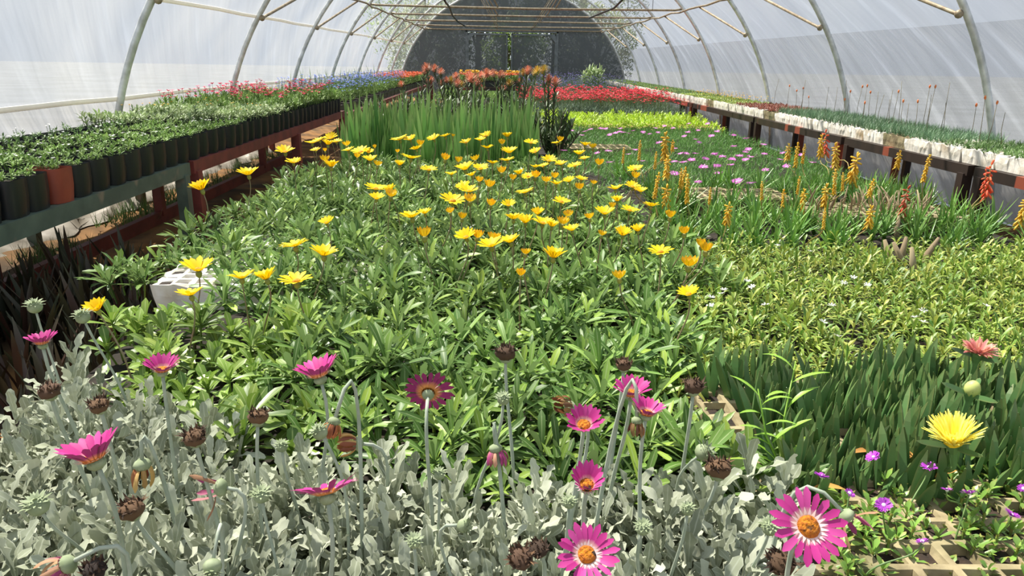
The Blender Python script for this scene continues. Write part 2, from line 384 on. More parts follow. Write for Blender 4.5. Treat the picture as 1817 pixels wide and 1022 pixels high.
def door(name, x0, x1, gus):
    o = struct(empty(name, (x0, YN, 0)))
    mb = MB()
    for a, b in (((x0, YN, .02), (x0, YN, 1.64)), ((x1, YN, .02), (x1, YN, 1.64)), ((x0, YN, 1.62), (x1, YN, 1.62)), ((x0, YN, .06), (x1, YN, .06)), ((x0, YN, .55), (x1, YN, .55))): mb.beam(a, b, .045, .045)
    obj('door_frame', mb.mesh('door_frame', M['door_steel'], False), o)
    p = MB(); p.v += [Vector(t) for t in ((x0 + .02, YN + .012, .06), (x1 - .02, YN + .012, .06), (x1 - .02, YN + .012, 1.62), (x0 + .02, YN + .012, 1.62))]; p.face((0, 1, 2, 3)); obj('door_net', p.mesh('door_net', M['net_door'], False), o)
    g = MB(); s = 1 if gus == x0 else -1
    g.v += [Vector((gus, YN - .02, 1.6)), Vector((gus + s * .16, YN - .02, 1.6)), Vector((gus, YN - .02, 1.42)), Vector((gus, YN - .03, 1.6)), Vector((gus + s * .16, YN - .03, 1.6)), Vector((gus, YN - .03, 1.42))]
    g.face((0, 1, 2)); g.face((5, 4, 3)); g.face((0, 3, 4, 1)); g.face((1, 4, 5, 2)); g.face((2, 5, 3, 0)); obj('corner_gusset', g.mesh('corner_gusset', M['door_steel'], False), o)
door('door_1', -.765, .24, -.765); door('door_2', .37, 1.50, 1.50)
mb = MB(); mb.beam((-.80, YN, 0), (-.80, YN, 1.7), .05, .05); mb.beam((1.54, YN, 0), (1.54, YN, 1.7), .05, .05); mb.beam((-.82, YN, 1.69), (1.56, YN, 1.69), .05, .05)
struct(obj('trim_3', mb.mesh('door_surround', M['door_steel'], False)), 'grey pipe frame around the end doors')

M['tree_leaf'] = leafmat('olive_leaf', ['#6d7a4c', '#8d9a68', '#566340', '#9aa67c'], rough=.5, transl=.3)
M['tree_leaf_b'] = leafmat('bright_leaf', ['#6f8a34', '#8aa545', '#54702a'], rough=.45, transl=.35)
M['bark'] = plain('bark', '#6b5a45', '#463a2c', 20, .9)
def tree(loc, h, r, mat, lab, seed):
    global U
    q = random.Random(seed); o = empty('leafy_tree', loc); tag(o, lab, 'tree', 'trees beyond the end net')
    t = MB(); t.tube([(0, 0, -.06), (.05, 0, h * .86), (-.03, .05, h * .7)], [.09, .07, .03], 7)
    for k in range(7):
        a = q.uniform(0, 6.3); t.tube([(0, 0, h * q.uniform(.25, .5)), (math.cos(a) * r * .5, math.sin(a) * r * .5, h * q.uniform(.6, .9))], [.04, .012], 5)
    for v in t.v: v += Vector(loc)
    obj('trunk', t.mesh('trunk', M['bark']), o)
    mb = MB()
    for k in range(int(2600 * max(1, r * 1.5))):
        a = q.uniform(0, 2 * PI); zz = q.uniform(-1, 1); rr = q.uniform(.45, 1) ** .5; s_ = math.sqrt(1 - zz * zz)
        p = Vector((math.cos(a) * s_ * r * rr, math.sin(a) * s_ * r * rr, h * .52 + zz * h * .5 * rr)) + Vector((math.sin(zz * 9 + a * 3) * .15, 0, 0)) + Vector(loc)
        mb.leaf(p, q.uniform(0, 6.3), q.uniform(-.6, 1.0), q.uniform(.10, .19), q.uniform(.04, .07), .4, 2, .2)
    obj('crown', mb.mesh('crown', M[mat]), o)
for k, (x, y, h, r, mt, lab) in enumerate([(-2.2, 22.5, 2.6, 1.0, 'tree_leaf', 'pale olive bush left of the end doors, seen through the net'), (-.6, 23.4, 3.6, 1.3, 'tree_leaf', 'tall olive tree straight behind the left end door'),
        (.45, 21.6, 2.3, .8, 'tree_leaf_b', 'bright green tree seen in the gap between the doors'), (1.7, 23.6, 3.5, 1.3, 'tree_leaf', 'grey green tree behind the right end door'),
        (2.9, 22.6, 2.6, 1.1, 'tree_leaf', 'dim tree right of the end doors, behind dark net'),
        (.2, 26.8, 7.2, 2.4, 'tree_leaf_b', 'large green tree rearing above the doors'), (-2.6, 27.5, 7.5, 2.3, 'tree_leaf_b', 'tall tree high behind the left part of the net'), (3.0, 27.5, 7.5, 2.3, 'tree_leaf', 'tall tree high behind the right part of the net')]):
    tree((x, y, -.06), h, r, mt, lab, 50 + k)
# ------------------------------------------------------------------ benches
def bench(lab, y0, y1, x0, x1, ztop, beam_h, mat, legs, slat=True, cat='bench'):
    """x0 = aisle side; legs = [(x, y, thickness, bottom, matkey)]"""
    o = empty('plant_bench', ((x0 + x1) / 2, (y0 + y1) / 2, 0)); tag(o, lab, cat, 'plant benches')
    for nm, x in (('front_rail', x0), ('back_rail', x1)):
        mb = MB(); mb.beam((x, y0, ztop - beam_h / 2), (x, y1, ztop - beam_h / 2), .04, beam_h); obj(nm, mb.mesh(nm, mat, False), o)
    for y in (y0 + .03, y1 - .03):
        mb = MB(); a, b = min(x0, x1) + .02, max(x0, x1) - .02; mb.beam((a, y, ztop - beam_h / 2 - .002), (b, y, ztop - beam_h / 2 - .002), .04, beam_h - .004); obj('end_rail', mb.mesh('end_rail', mat, False), o)
    mb = MB(); k = 0; a, b = min(x0, x1) + .022, max(x0, x1) - .022; n = max(4, int((b - a) / .11))
    for i in range(n): mb.box((a + (b - a) * i / n, y0 + .01, ztop - .02), (a + (b - a) * (i + .86) / n, y1 - .01, ztop))
    obj('slatted_top', mb.mesh('slatted_top', M['wood'], False), o)
    for x, y, t, zb, mk in legs:
        mb = MB(); mb.beam((x, y, zb), (x, y, ztop - beam_h + .01), t, t); obj('leg', mb.mesh('leg', M[mk] if mk else mat, False), o)
    return o
LX0, LX1, LZ = -1.6, -2.43, .468
b1 = bench('worn green bench of potted seedlings nearest on the left', .9, 3.86, LX0, LX1, LZ, .065, M['green_paint'], [(LX0, 3.80, .055, -.02, None), (LX1 + .03, 3.80, .05, .02, None), (LX0, 1.0, .055, -.02, None), (LX1 + .03, 1.0, .05, .02, None), (-2.0, 2.86, .05, .08, 'red_paint')])
b2 = bench('oxide red bench of potted seedlings beyond the green one', 3.91, 7.9, LX0, LX1, LZ, .065, M['red_paint'], [(LX0, 3.96, .06, -.02, None), (-2.0, 4.39, .05, .08, None), (LX0, 6.02, .065, -.02, None), (-2.0, 6.41, .05, .08, None), (LX0, 7.85, .055, -.02, None), (LX1 + .03, 5.0, .05, .02, 'wood'), (LX1 + .03, 7.8, .05, .02, None)])
b3 = bench('far red bench carrying black trays of blue flowers', 7.95, 18.6, LX0 + .02, LX1, LZ - .03, .06, M['red_paint'], [(LX0 + .02, y, .06, -.02, None) for y in (8.05, 10.5, 13, 15.5, 18.5)] + [(LX1 + .03, y, .05, .02, None) for y in (8.05, 13, 18.5)])
mb = MB(); mb.beam((-2.0, 2.3, .075), (-2.0, 7.4, .075), .04, .07); tag(obj('timber_rail', mb.mesh('timber_rail', M['red_paint'], False)), 'long dark red ground rail under the left benches', 'rail')
RX0, RX1, RZT = 2.76, 3.28, .455
segs = [(2.3, 4.20), (4.26, 5.86), (5.92, 7.98), (8.04, 10.6), (10.66, 13.2), (13.26, 15.9), (15.96, 19.6)]
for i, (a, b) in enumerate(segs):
    bench('dark brown bench of seedling trays at right, %s from the camera' % od(i), a, b, RX0, RX1, RZT, .06, M['brown_sunpatch_paint'],
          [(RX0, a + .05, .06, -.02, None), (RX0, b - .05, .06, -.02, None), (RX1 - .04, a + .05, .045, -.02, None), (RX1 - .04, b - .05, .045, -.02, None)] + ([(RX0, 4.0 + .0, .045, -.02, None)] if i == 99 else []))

# ------------------------------------------------------------------ polystyrene trays
def tray_mesh(nx, ny, cell, wall, h, mat, seed, rag=0):
    q = random.Random(seed); mb = MB(); sx, sy = nx * cell + wall, ny * cell + wall; g = {}
    xs, ys = [], []
    for i in range(nx): xs += [-sx / 2 + i * cell, -sx / 2 + i * cell + wall]
    xs += [sx / 2 - wall, sx / 2]
    for i in range(ny): ys += [-sy / 2 + i * cell, -sy / 2 + i * cell + wall]
    ys += [sy / 2 - wall, sy / 2]
    V = lambda x, y, z: (mb.v.append(Vector((x, y, z))), len(mb.v) - 1)[1]
    hz = {}
    for i, x in enumerate(xs):
        for j, y in enumerate(ys): hz[i, j] = V(x + q.uniform(-.0015, .0015), y + q.uniform(-.0015, .0015), h + (q.uniform(-rag, rag * .3) if (i < 2 or j < 2 or i > len(xs) - 3 or j > len(ys) - 3) else 0))
    lo = {}
    for i in range(len(xs) - 1):
        for j in range(len(ys) - 1):
            if i % 2 == 1 and j % 2 == 1 and i < len(xs) - 2 and j < len(ys) - 2:
                e = .08; X0, X1, Y0_, Y1_ = xs[i] * (1 - e) + xs[i + 1] * e, xs[i] * e + xs[i + 1] * (1 - e), ys[j] * (1 - e) + ys[j + 1] * e, ys[j] * e + ys[j + 1] * (1 - e); zz = h * q.uniform(.80, .93)
                a = [V(X0, Y0_, zz), V(X1, Y0_, zz), V(X1, Y1_, zz), V(X0, Y1_, zz)]
                t = [hz[i, j], hz[i + 1, j], hz[i + 1, j + 1], hz[i, j + 1]]
                for k in range(4): mb.face((t[k], a[k], a[(k + 1) % 4], t[(k + 1) % 4]))
                mb.face(a, None, 1)
            else: mb.face((hz[i, j], hz[i + 1, j], hz[i + 1, j + 1], hz[i, j + 1]))
    per = [(i, 0) for i in range(len(xs))] + [(len(xs) - 1, j) for j in range(1, len(ys))] + [(i, len(ys) - 1) for i in range(len(xs) - 2, -1, -1)] + [(0, j) for j in range(len(ys) - 2, 0, -1)]
    mid = [V(mb.v[hz[p]].x * .99 + q.uniform(-.003, .003), mb.v[hz[p]].y * .99 + q.uniform(-.003, .003), h * q.uniform(.4, .6)) for p in per]
    bot = [V(mb.v[hz[p]].x * .96, mb.v[hz[p]].y * .96, 0) for p in per]
    for k in range(len(per)):
        k2 = (k + 1) % len(per); mb.face((hz[per[k2]], hz[per[k]], mid[k], mid[k2])); mb.face((mid[k2], mid[k], bot[k], bot[k2]))
    mb.face(list(reversed(bot)))
    return mb.mesh('tray', [mat, M['soil']], False)
TRW = [tray_mesh(12, 6, .0555, .012, .085, M['poly'], s, .012) for s in (1, 2, 3)]
TRO = [tray_mesh(12, 6, .0555, .012, .085, M['poly_old'], s, .006) for s in (4, 5)]

# ------------------------------------------------------------------ plant meshes
M['gaz'] = leafmat('gazania_leaf', ['#4c6c2e', '#628438', '#7c9a46', '#547636', '#3f5c28', '#6a8c3e', '#94ac44', '#4c6c30'], rib='#a9b884', back='#86a063', rough=.42, transl=.2, spec=.3)
M['gaz_lime'] = leafmat('young_leaf', ['#6f8c38', '#88a545', '#5a7a35', '#9aae4e'], rib='#c3cf8e', rough=.38, transl=.25)
M['gaz_petal'] = leafmat('yellow_petal', ['#fdd50a', '#ffe116', '#f8cc06'], rough=.55, transl=.3, objvar=.04, back='#f2c40c', spec=.25)
M['gaz_disc'] = plain('golden_disc', '#d99a08', '#b87906', 120, .8, bump=.5)
M['gaz_stem'] = plain('gazania_stem', '#7b7a55', '#8a6d57', 30, .6)
M['bud_green'] = plain('bud_green', '#7f8a45', '#a39a45', 30, .6)
M['gaz_half'] = leafmat('half_open_petal', ['#f2c40c', '#e8ae10', '#f6d024'], rough=.55, transl=.25, objvar=.12)
M['silver'] = leafmat('silver_leaf', ['#90967f', '#a8ae95', '#c0c4ae', '#9ca28a', '#7c836c'], rib='#bdc2ae', rough=.85, transl=.12, spec=.15, objvar=.12, edge='#cbcfbd')
M['silver_stem'] = plain('silver_stem', '#a9b1a0', '#94a08c', 40, .9)
M['arc_petal'] = leafmat('magenta_petal', ['#c33a8c', '#b32f7e', '#d0509c'], back='#7d2658', rough=.55, transl=.2, objvar=.1, spec=.3, basec='#e9c7b4')
M['arc_pale'] = leafmat('pale_petal_base', ['#f0d8e0', '#f4e2d8'], rough=.5, transl=.3)
M['arc_disc'] = plain('orange_disc', '#e08a10', '#a85a08', 220, .8, bump=.8, c3='#2f2114', s3=(.58, .66), scale3=90)
M['arc_base'] = plain('orange_ring', '#d8a04a', '#b8803a', 60, .7)
M['calyx'] = plain('pale_calyx', '#9aa583', '#7f8c66', 60, .8)
M['wilt'] = leafmat('wilted_petal', ['#8f2e63', '#b04a7d', '#c9a070', '#7a3040'], rough=.7, transl=.15)
M['wilt_tan'] = leafmat('wilted_tan_petal', ['#c9a45e', '#9c5a34', '#5a2a28', '#d9b46a'], rough=.7, transl=.15)
M['dried'] = leafmat('dried_head', ['#3d2c20', '#5a4230', '#2a1e17', '#6e5238'], rough=.9, transl=0)
M['iris'] = leafmat('sword_leaf', ['#6a984a', '#82ac5a', '#4f7e3e', '#98bc6c', '#5c874a'], rough=.42, transl=.28, spec=.3, tipc='#8f9f60', objvar=.22)
M['ground_cov'] = leafmat('yellow_green_leaf', ['#6f9238', '#98ac46', '#4f7a32', '#bfc05c', '#83a03e', '#5c8636'], rough=.45, transl=.22, edge='#cfcf7e', objvar=.2)
M['aloe'] = leafmat('aloe_leaf', ['#64903e', '#78a248', '#527f3a', '#88ae58'], rough=.35, transl=.15, tipc='#8a9a4a')
M['aloe_fl'] = leafmat('aloe_floret', ['#f6cb38', '#f0b92a', '#f8da66'], rough=.5, transl=.2, objvar=.06)
M['aloe_red'] = leafmat('coral_floret', ['#ef5a3a', '#f0784c', '#e2452f'], rough=.5, transl=.2)
M['aloe_stalk'] = plain('aloe_stalk', '#8a8a45', '#9a7d45', 30, .6)
M['dead'] = leafmat('dead_leaf', ['#a99876', '#85745a', '#c2b28c', '#6b5a45'], rough=.9, transl=.1)
M['lamp'] = leafmat('ice_plant_leaf', ['#5f8f42', '#74a350', '#4d7d3a', '#8cb462'], rough=.45, transl=.2, objvar=.18, spec=.35)
M['pink'] = leafmat('pink_petal', ['#e07fd0', '#d868c6', '#ea98dc'], rough=.5, transl=.3, objvar=.08)
M['violet'] = leafmat('violet_petal', ['#b845c8', '#c658d2', '#a238b8'], rough=.5, transl=.3)
M['carpo'] = leafmat('finger_leaf', ['#567c46', '#648a50', '#4a6e40', '#729858'], rough=.4, transl=.12, edge='#8a8f55', tipc='#6f7a45', objvar=.14)
M['pale_yel'] = leafmat('pale_yellow_petal', ['#f7ee7a', '#f3e65e', '#faf4a0'], rough=.5, transl=.35)
M['deep_yel'] = plain('yellow_stamens', '#eec71e', '#dcae10', 100, .8, bump=.6)
M['lime'] = leafmat('lime_leaf', ['#a8c62c', '#bcd640', '#93b328', '#c8dc58'], rough=.45, transl=.3)
M['grey'] = leafmat('grey_leaf', ['#6f8a72', '#84997f', '#5c7862'], rough=.7, transl=.15)
M['red_fl'] = leafmat('red_petal', ['#e2354a', '#ea4a58', '#d0263e'], rough=.55, transl=.25)
M['lav'] = leafmat('lavender_petal', ['#7a6cb8', '#8d80c8', '#6658a5'], rough=.6, transl=.2)
M['cream'] = leafmat('cream_petal', ['#e6cf8a', '#dcc070'], rough=.6, transl=.2)
M['blue'] = leafmat('blue_petal', ['#7f93e2', '#93a6ee', '#6b80d6'], rough=.55, transl=.25)
M['crimson'] = leafmat('crimson_petal', ['#cf2352', '#e0355f', '#b81c46', '#e8527a'], rough=.55, transl=.25)
M['white'] = leafmat('white_petal', ['#f4f4ee', '#ffffff'], rough=.5, transl=.3)
M['orange_fl'] = leafmat('orange_style', ['#e08a64', '#d07456', '#e6b090', '#c06448'], rough=.6, transl=.25)
M['olive_fl'] = leafmat('olive_style', ['#b5a03c', '#c9b04a', '#d08a4a'], rough=.6, transl=.25)
M['pin_leaf'] = leafmat('shrub_leaf', ['#4d6040', '#5f7048', '#3f5036'], rough=.5, transl=.12)
M['pin_stem'] = plain('dark_stem', '#3c2f26', '#55473a', 20, .8)
M['pot_leaf'] = leafmat('seedling_leaf', ['#6f8f46', '#86a556', '#587a3a', '#9db468'], rough=.55, transl=.22, spec=.3)
M['pale_leaf'] = leafmat('pale_leaf', ['#8ba068', '#a0b27c', '#768f58', '#b0bd8a'], rough=.55, transl=.2)
M['blue_leaf'] = leafmat('blue_grass', ['#5f8060', '#6f9068', '#4e6e50', '#83a07a'], rough=.45, transl=.2)
M['turf_leaf'] = leafmat('dark_grass', ['#5a7d40', '#6c8f4a', '#4a6a38', '#83a060'], rough=.45, transl=.2)
M['red_leaf'] = leafmat('bronze_leaf', ['#7a4538', '#8f5542', '#633830'], rough=.5, transl=.2)
M['dark_leaf'] = leafmat('dark_spear_leaf', ['#2f3a22', '#3f3226', '#28331f', '#4a3028'], rough=.55, transl=.05, tipc='#4a4a34')
M['weed'] = leafmat('weed_leaf', ['#8cb83e', '#9cc64c'], rib='#b8d070', rough=.4, transl=.35)

lance = lambda t: math.sin(PI * min(1, t * .9 + .06)) ** 1.0
obov = lambda t: (.30 + .95 * t ** 1.1) * (1 - max(0, (t - .72) / .28) ** 2) if t < 1 else .03
sword = lambda t: (1 - t ** 3.5) * .9 + .05
taper = lambda t: 1.0 - .93 * t
petalp = lambda t: (.45 + 1.0 * t) * (1 - max(0, (t - .6) / .4) ** 2.2) if t < 1 else .05
strapp = lambda t: (.55 + .5 * t) * (1 - max(0, (t - .8) / .2) ** 2) if t < 1 else .2

def shoots(seed, n, R, z0, z1, fn):
    q = random.Random(seed); 
    for k in range(n):
        a = k * 2.4 + q.uniform(-.4, .4); r = R * math.sqrt((k + .3) / n); fn(q, Vector((math.cos(a) * r, math.sin(a) * r, q.uniform(z0, z1) * (1 - .35 * (r / max(R, 1e-6)) ** 2))), a, r / max(R, 1e-6))
def gaz_mesh(seed, mat='gaz', L=.098, n=8, wid=.0152):
    mb = MB()
    def f(q, p, a, e):
        mb.tube([(p.x * .8, p.y * .8, 0), p], .003, 4, 0, False)
        for k in range(13):
            t = k / 12; yw = k * 2.4 + q.uniform(-.4, .4)
            mb.leaf(p + Vector((0, 0, .012 * (t - .5))), yw, .15 + 1.15 * t + q.uniform(-.2, .2), L * q.uniform(.75, 1.2) * (1.05 - .3 * t), wid * q.uniform(.8, 1.2), q.uniform(.1, .9), 6, q.uniform(.1, .4), 0, obov, twist=q.uniform(-.6, .6))
    shoots(seed, n, .105, .05, .115, f); return mb.mesh('gazania_foliage', M[mat])
GAZ = [gaz_mesh(s) for s in (1, 2, 3, 4, 5)]; GAZL = [gaz_mesh(s, 'gaz_lime', .075, 7, .021) for s in (6, 7)]
def silver_mesh(seed):
    mb = MB()
    def f(q, p, a, e):
        top = p + Vector((q.uniform(-.02, .02), q.uniform(-.02, .02), 0)); mb.tube([(p.x * .7, p.y * .7, 0), (p.x * .9, p.y * .9, p.z * .5), top], .003, 5, 0, False)
        for k in range(12):
            t = k / 11; pos = Vector((p.x * (.7 + .3 * t), p.y * (.7 + .3 * t), p.z * (.25 + .75 * t)))
            mb.leaf(pos, k * 2.4 + q.uniform(-.5, .5), .45 + .85 * t + q.uniform(-.25, .2), q.uniform(.055, .088) * (1.1 - .38 * t), q.uniform(.0135, .0185), q.uniform(-.2, .9), 8, q.uniform(.0, .35), 0, obov, lobes=.16, ripple=.4, twist=q.uniform(-.8, .8), tip=.12)
    shoots(seed, 8, .075, .07, .145, f); return mb.mesh('silver_foliage', M['silver'])
SIL = [silver_mesh(s) for s in (11, 12, 13, 14, 15)]
def small_mesh(seed, mat, n, R, z0, z1, nl, L, wid, prof=obov, pit=(.0, 1.1), seg=3, stem=True, bend=(.1, .7), fold=.25):
    mb = MB()
    def f(q, p, a, e):
        if stem: mb.tube([(p.x * .8, p.y * .8, 0), p], .0018, 4, 0, False)
        for k in range(nl):
            t = k / max(1, nl - 1)
            mb.leaf(p - Vector((0, 0, .5 * p.z * (1 - t))) * (.6 if nl > 6 else .1), k * 2.4 + q.uniform(-.5, .5), pit[0] + (pit[1] - pit[0]) * t + q.uniform(-.25, .25), L * q.uniform(.7, 1.2), wid * q.uniform(.8, 1.2), q.uniform(*bend), seg, fold, 0, prof)
    shoots(seed, n, R, z0, z1, f); return mb.mesh('foliage', M[mat])
GC = [small_mesh(s, 'ground_cov', 9, .075, .015, .085, 9, .036, .0088, obov, (.0, 1.25), 4, True, (.0, 1.2), .4) for s in (21, 22, 23, 24)]
ALO = []
for s in range(5):
    q = random.Random(31 + s); mb = MB()
    for k in range(3 if s % 2 else 2):
        c = Vector((q.uniform(-.05, .05), q.uniform(-.05, .05), q.uniform(.0, .045))); mb.tube([(c.x, c.y, 0), c], .006, 5, 0, False)
        for j in range(15):
            t = j / 14; mb.leaf(c + Vector((0, 0, .03 * t)), j * 2.4 + q.uniform(-.3, .3), .35 + 1.0 * t + q.uniform(-.15, .15), q.uniform(.09, .15), q.uniform(.013, .018), q.uniform(-.35, .35), 5, .5, 0, taper)
    ALO.append(mb.mesh('aloe_rosette', M['aloe']))
LAMP = [small_mesh(s, 'lamp', 30, .125, .04, .10, 7, .034, .0042, taper, (.3, 1.4), 2, False, (-.3, .4), .6) for s in (41, 42, 43)]
CARP = []
def finger(mb, p, yaw, pitch, L, w, bend, m=0):
    pts, rad = [], []; c = Vector(p)
    for i in range(8):
        t = i / 7; a = pitch - bend * t; d = Vector((math.cos(yaw) * math.cos(a), math.sin(yaw) * math.cos(a), math.sin(a)))
        pts.append(c.copy()); rad.append(w * (.75 + .35 * math.sin(PI * min(1, t * 1.1))) * (1 if t < .8 else (1 - ((t - .8) / .2) ** 2 * .85))); c = c + d * (L / 7)
    mb.tube(pts, rad, 3, m)
for s in range(4):
    q = random.Random(61 + s); mb = MB()
    for k in range(7):
        a = k * 2.4; r = .05 * math.sqrt((k + .3) / 7); p = (math.cos(a) * r, math.sin(a) * r, .0)
        for j in range(4):
            finger(mb, p, q.uniform(0, 6.3), q.uniform(1.15, 1.54), q.uniform(.085, .15), q.uniform(.006, .0088), q.uniform(-.22, .2))
    CARP.append(mb.mesh('finger_foliage', M['carpo'], False))
DEL = [small_mesh(s, 'ground_cov' if s == 73 else 'pot_leaf', 9, .05, .02, .065, 8, .022, .0085, obov, (.2, 1.2), 3) for s in (71, 72, 73)]
M['del_leaf'] = leafmat('fleshy_leaf', ['#6f9440', '#83a84a', '#5c8038', '#97b45a'], rough=.35, transl=.15, tipc='#a98a4a')
DEL = [small_mesh(s, 'del_leaf', 9, .05, .02, .065, 8, .022, .0085, obov, (.2, 1.2), 3) for s in (71, 72, 73)]
IRI = []
for s in range(5):
    q = random.Random(81 + s); mb = MB(); fa = q.uniform(-.5, .5)
    for k in range(5):
        o = (k - 2) / 2; p = Vector((math.cos(fa) * o * .025, math.sin(fa) * o * .025, 0))
        mb.leaf(p, fa if o >= 0 else fa + PI, 1.55 - abs(o) * q.uniform(.02, .13), q.uniform(.34, .56) * (1 - .12 * abs(o)), q.uniform(.027, .038), q.uniform(-.04, .09), 6, .12, 0, sword, twist=q.uniform(1.2, 1.9) if k % 2 else q.uniform(-.4, .4) + 1.5, tip=.03)
    IRI.append(mb.mesh('sword_leaf_fan', M['iris']))
DARK = []
for s in range(3):
    q = random.Random(91 + s); mb = MB()
    for k in range(9): mb.leaf((q.uniform(-.04, .04), q.uniform(-.04, .04), 0), q.uniform(0, 6.3), q.uniform(1.1, 1.5), q.uniform(.16, .32), q.uniform(.02, .032), q.uniform(-.1, .3), 5, .35, 0, sword)
    DARK.append(mb.mesh('spear_foliage', M['dark_leaf']))

# ------------------------------------------------------------------ flower meshes (axis +Z)
def daisy(seed, n, rin, L, wd, elev, curl, mats, jit=.12, layers=1, seg=4, prof=petalp, fold=.15, miss=0):
    q = random.Random(seed); mb = MB()
    for l in range(layers):
        for k in range(n):
            if q.random() < miss: continue
            a = 2 * PI * (k + .5 * l) / n + q.uniform(-jit, jit) * .5; e = elev + l * .18 + q.uniform(-jit, jit)
            mb.leaf((math.cos(a) * rin, math.sin(a) * rin, 0), a, e, L * q.uniform(.88, 1.08) * (1 - .08 * l), wd * q.uniform(.85, 1.12), curl + q.uniform(-.15, .15), seg, fold, 0, prof)
    return mb.mesh('petals', mats)
def disc(r, h, mat, n=12):
    mb = MB(); mb.blob((0, 0, 0), r, r, h, n, 4, 0, .06, half=True); return mb.mesh('disc', mat)
GZO = [daisy(s, 13 + s % 3, .006, .031, .0105, e, .25, M['gaz_petal']) for s, e in ((101, .55), (102, .7), (103, .42), (104, .85))]
GZH = [daisy(s, 11, .004, .023, .0085, e, -1.05, M['gaz_half'], .1) for s, e in ((105, .62), (106, .72), (107, .5))]
GZD = disc(.0085, .005, M['gaz_disc']); 
ARO = {'flat': daisy(111, 19, .010, .029, .0088, .32, .35, M['arc_petal'], .1, 1, 5, strapp), 'cup': daisy(112, 20, .009, .031, .0088, .86, .25, M['arc_petal'], .12, 1, 5, strapp), 'half': daisy(113, 18, .008, .030, .0085, 1.05, .2, M['arc_petal'], .15, 1, 5, strapp), 'open': daisy(114, 20, .010, .030, .009, .5, .3, M['arc_petal'], .12, 1, 5, strapp)}
ARD = disc(.0115, .006, M['arc_disc'], 16)
def ring_mesh():
    mb = MB()
    for k in range(20):
        a = 2 * PI * k / 20; mb.leaf((math.cos(a) * .0105, math.sin(a) * .0105, .0012), a, .42, .009, .0042, .2, 2, 0, 0, taper)
    return mb.mesh('pale_ring', M['arc_pale'])
ARR = ring_mesh()
def calyx_mesh(r, h, mat, m2=None):
    mb = MB(); mb.blob((0, 0, -.001), r, r, h, 12, 6, 0, .06)
    for k in range(14):
        a = 2 * PI * k / 14; mb.leaf((math.cos(a) * r * .75, math.sin(a) * r * .75, -h * .5), a, 1.15, h * .9, r * .5, -.3, 2, .2, 0, taper)
    return mb.mesh('calyx', mat)
CAL = calyx_mesh(.0108, .0078, M['calyx']); CALG = calyx_mesh(.006, .008, M['bud_green'])
def dried_mesh(seed, mat):
    q = random.Random(seed); mb = MB(); mb.blob((0, 0, 0), .015, .015, .010, 12, 6, 0, .12)
    for k in range(60):
        a = q.uniform(0, 6.28); r = .014 * math.sqrt(q.random()); mb.leaf((math.cos(a) * r, math.sin(a) * r, .004), a + q.uniform(-1, 1), q.uniform(.3, 1.5), q.uniform(.006, .013), .005, q.uniform(-1, 1.2), 3, .3, 0, taper)
    return mb.mesh('dried_head', mat)
DRY = [dried_mesh(121, M['dried']), dried_mesh(122, M['dried'])]
WIL = [daisy(131, 15, .010, .024, .007, .9, -1.3, M['wilt'], .35, 1, 5, strapp, .5, .1), daisy(132, 14, .010, .024, .007, 1.0, -1.2, M['wilt_tan'], .35, 1, 5, strapp, .5, .15), daisy(133, 9, .010, .028, .007, .6, -.6, M['wilt'], .6, 1, 5, strapp, .5, .2)]
mb = MB(); mb.blob((0, 0, 0), .0105, .0105, .009, 12, 7)
for k in range(26):
    a = k * 2.4; r = .0095 * math.sqrt(k / 26); mb.leaf((math.cos(a) * r, math.sin(a) * r, .0095 * math.sqrt(max(0, 1 - (r / .0105) ** 2)) * .85), a, .9 - r * 60, .008, .005, .5, 2, .2, 0, taper)
BUDM = mb.mesh('bud_scales', M['calyx'])
def qn(n, spin=0.0): return Vector((0, 0, 1)).rotation_difference(Vector(n).normalized()) @ Quaternion((0, 0, 1), spin)
def stem_mesh(name, root, head, n, r, mat, sag=0.35, cal=None):
    h = (head - root).length; n = Vector(n).normalized(); p1 = root + Vector((0, 0, h * .55)); p2 = head - n * h * sag
    pts = [(root * (1 - t) ** 3 + p1 * 3 * t * (1 - t) ** 2 + p2 * 3 * t * t * (1 - t) + head * t ** 3) for t in [i / 9 for i in range(10)]]
    mb = MB(); mb.tube([p for p in pts], [r * 1.15] * 5 + [r] * 5, 6); return mb.mesh(name, mat)

# ------------------------------------------------------------------ foreground: silver-leaved daisies
def inside_silver(x, y):
    front = 1.02 if x > .1 else (1.06 - .10 * (x - .1) if x > -.2 else 1.09 - .52 * (x + .2))
    return y < min(front, 1.42) and x < .42 + (.03 if y > .85 else -.02)
silver = []
for r, y in enumerate((.60, .70, .80, .90, 1.0, 1.10, 1.2, 1.3, 1.4)):
    row = []; x = -.86 if y > .99 else -.72
    x += .055 * (r % 2)
    while x < .46:
        xx, yy = x + U(-.02, .02), y + U(-.02, .02)
        if inside_silver(xx, yy) and abs(xx) < yy * .75 + .22:
            o = obj('silver_daisy_plant', rnd.choice(SIL), None, (xx, yy, BZ), (0, 0, U(0, 6.3)), U(.85, 1.15)); row.append(o); silver.append(o)
        x += .115
    for c, o in enumerate(row): o['rc'] = (r, c)
heads = []   # (kind, px, py, width px, normal, mesh key)
O_ = 'open'
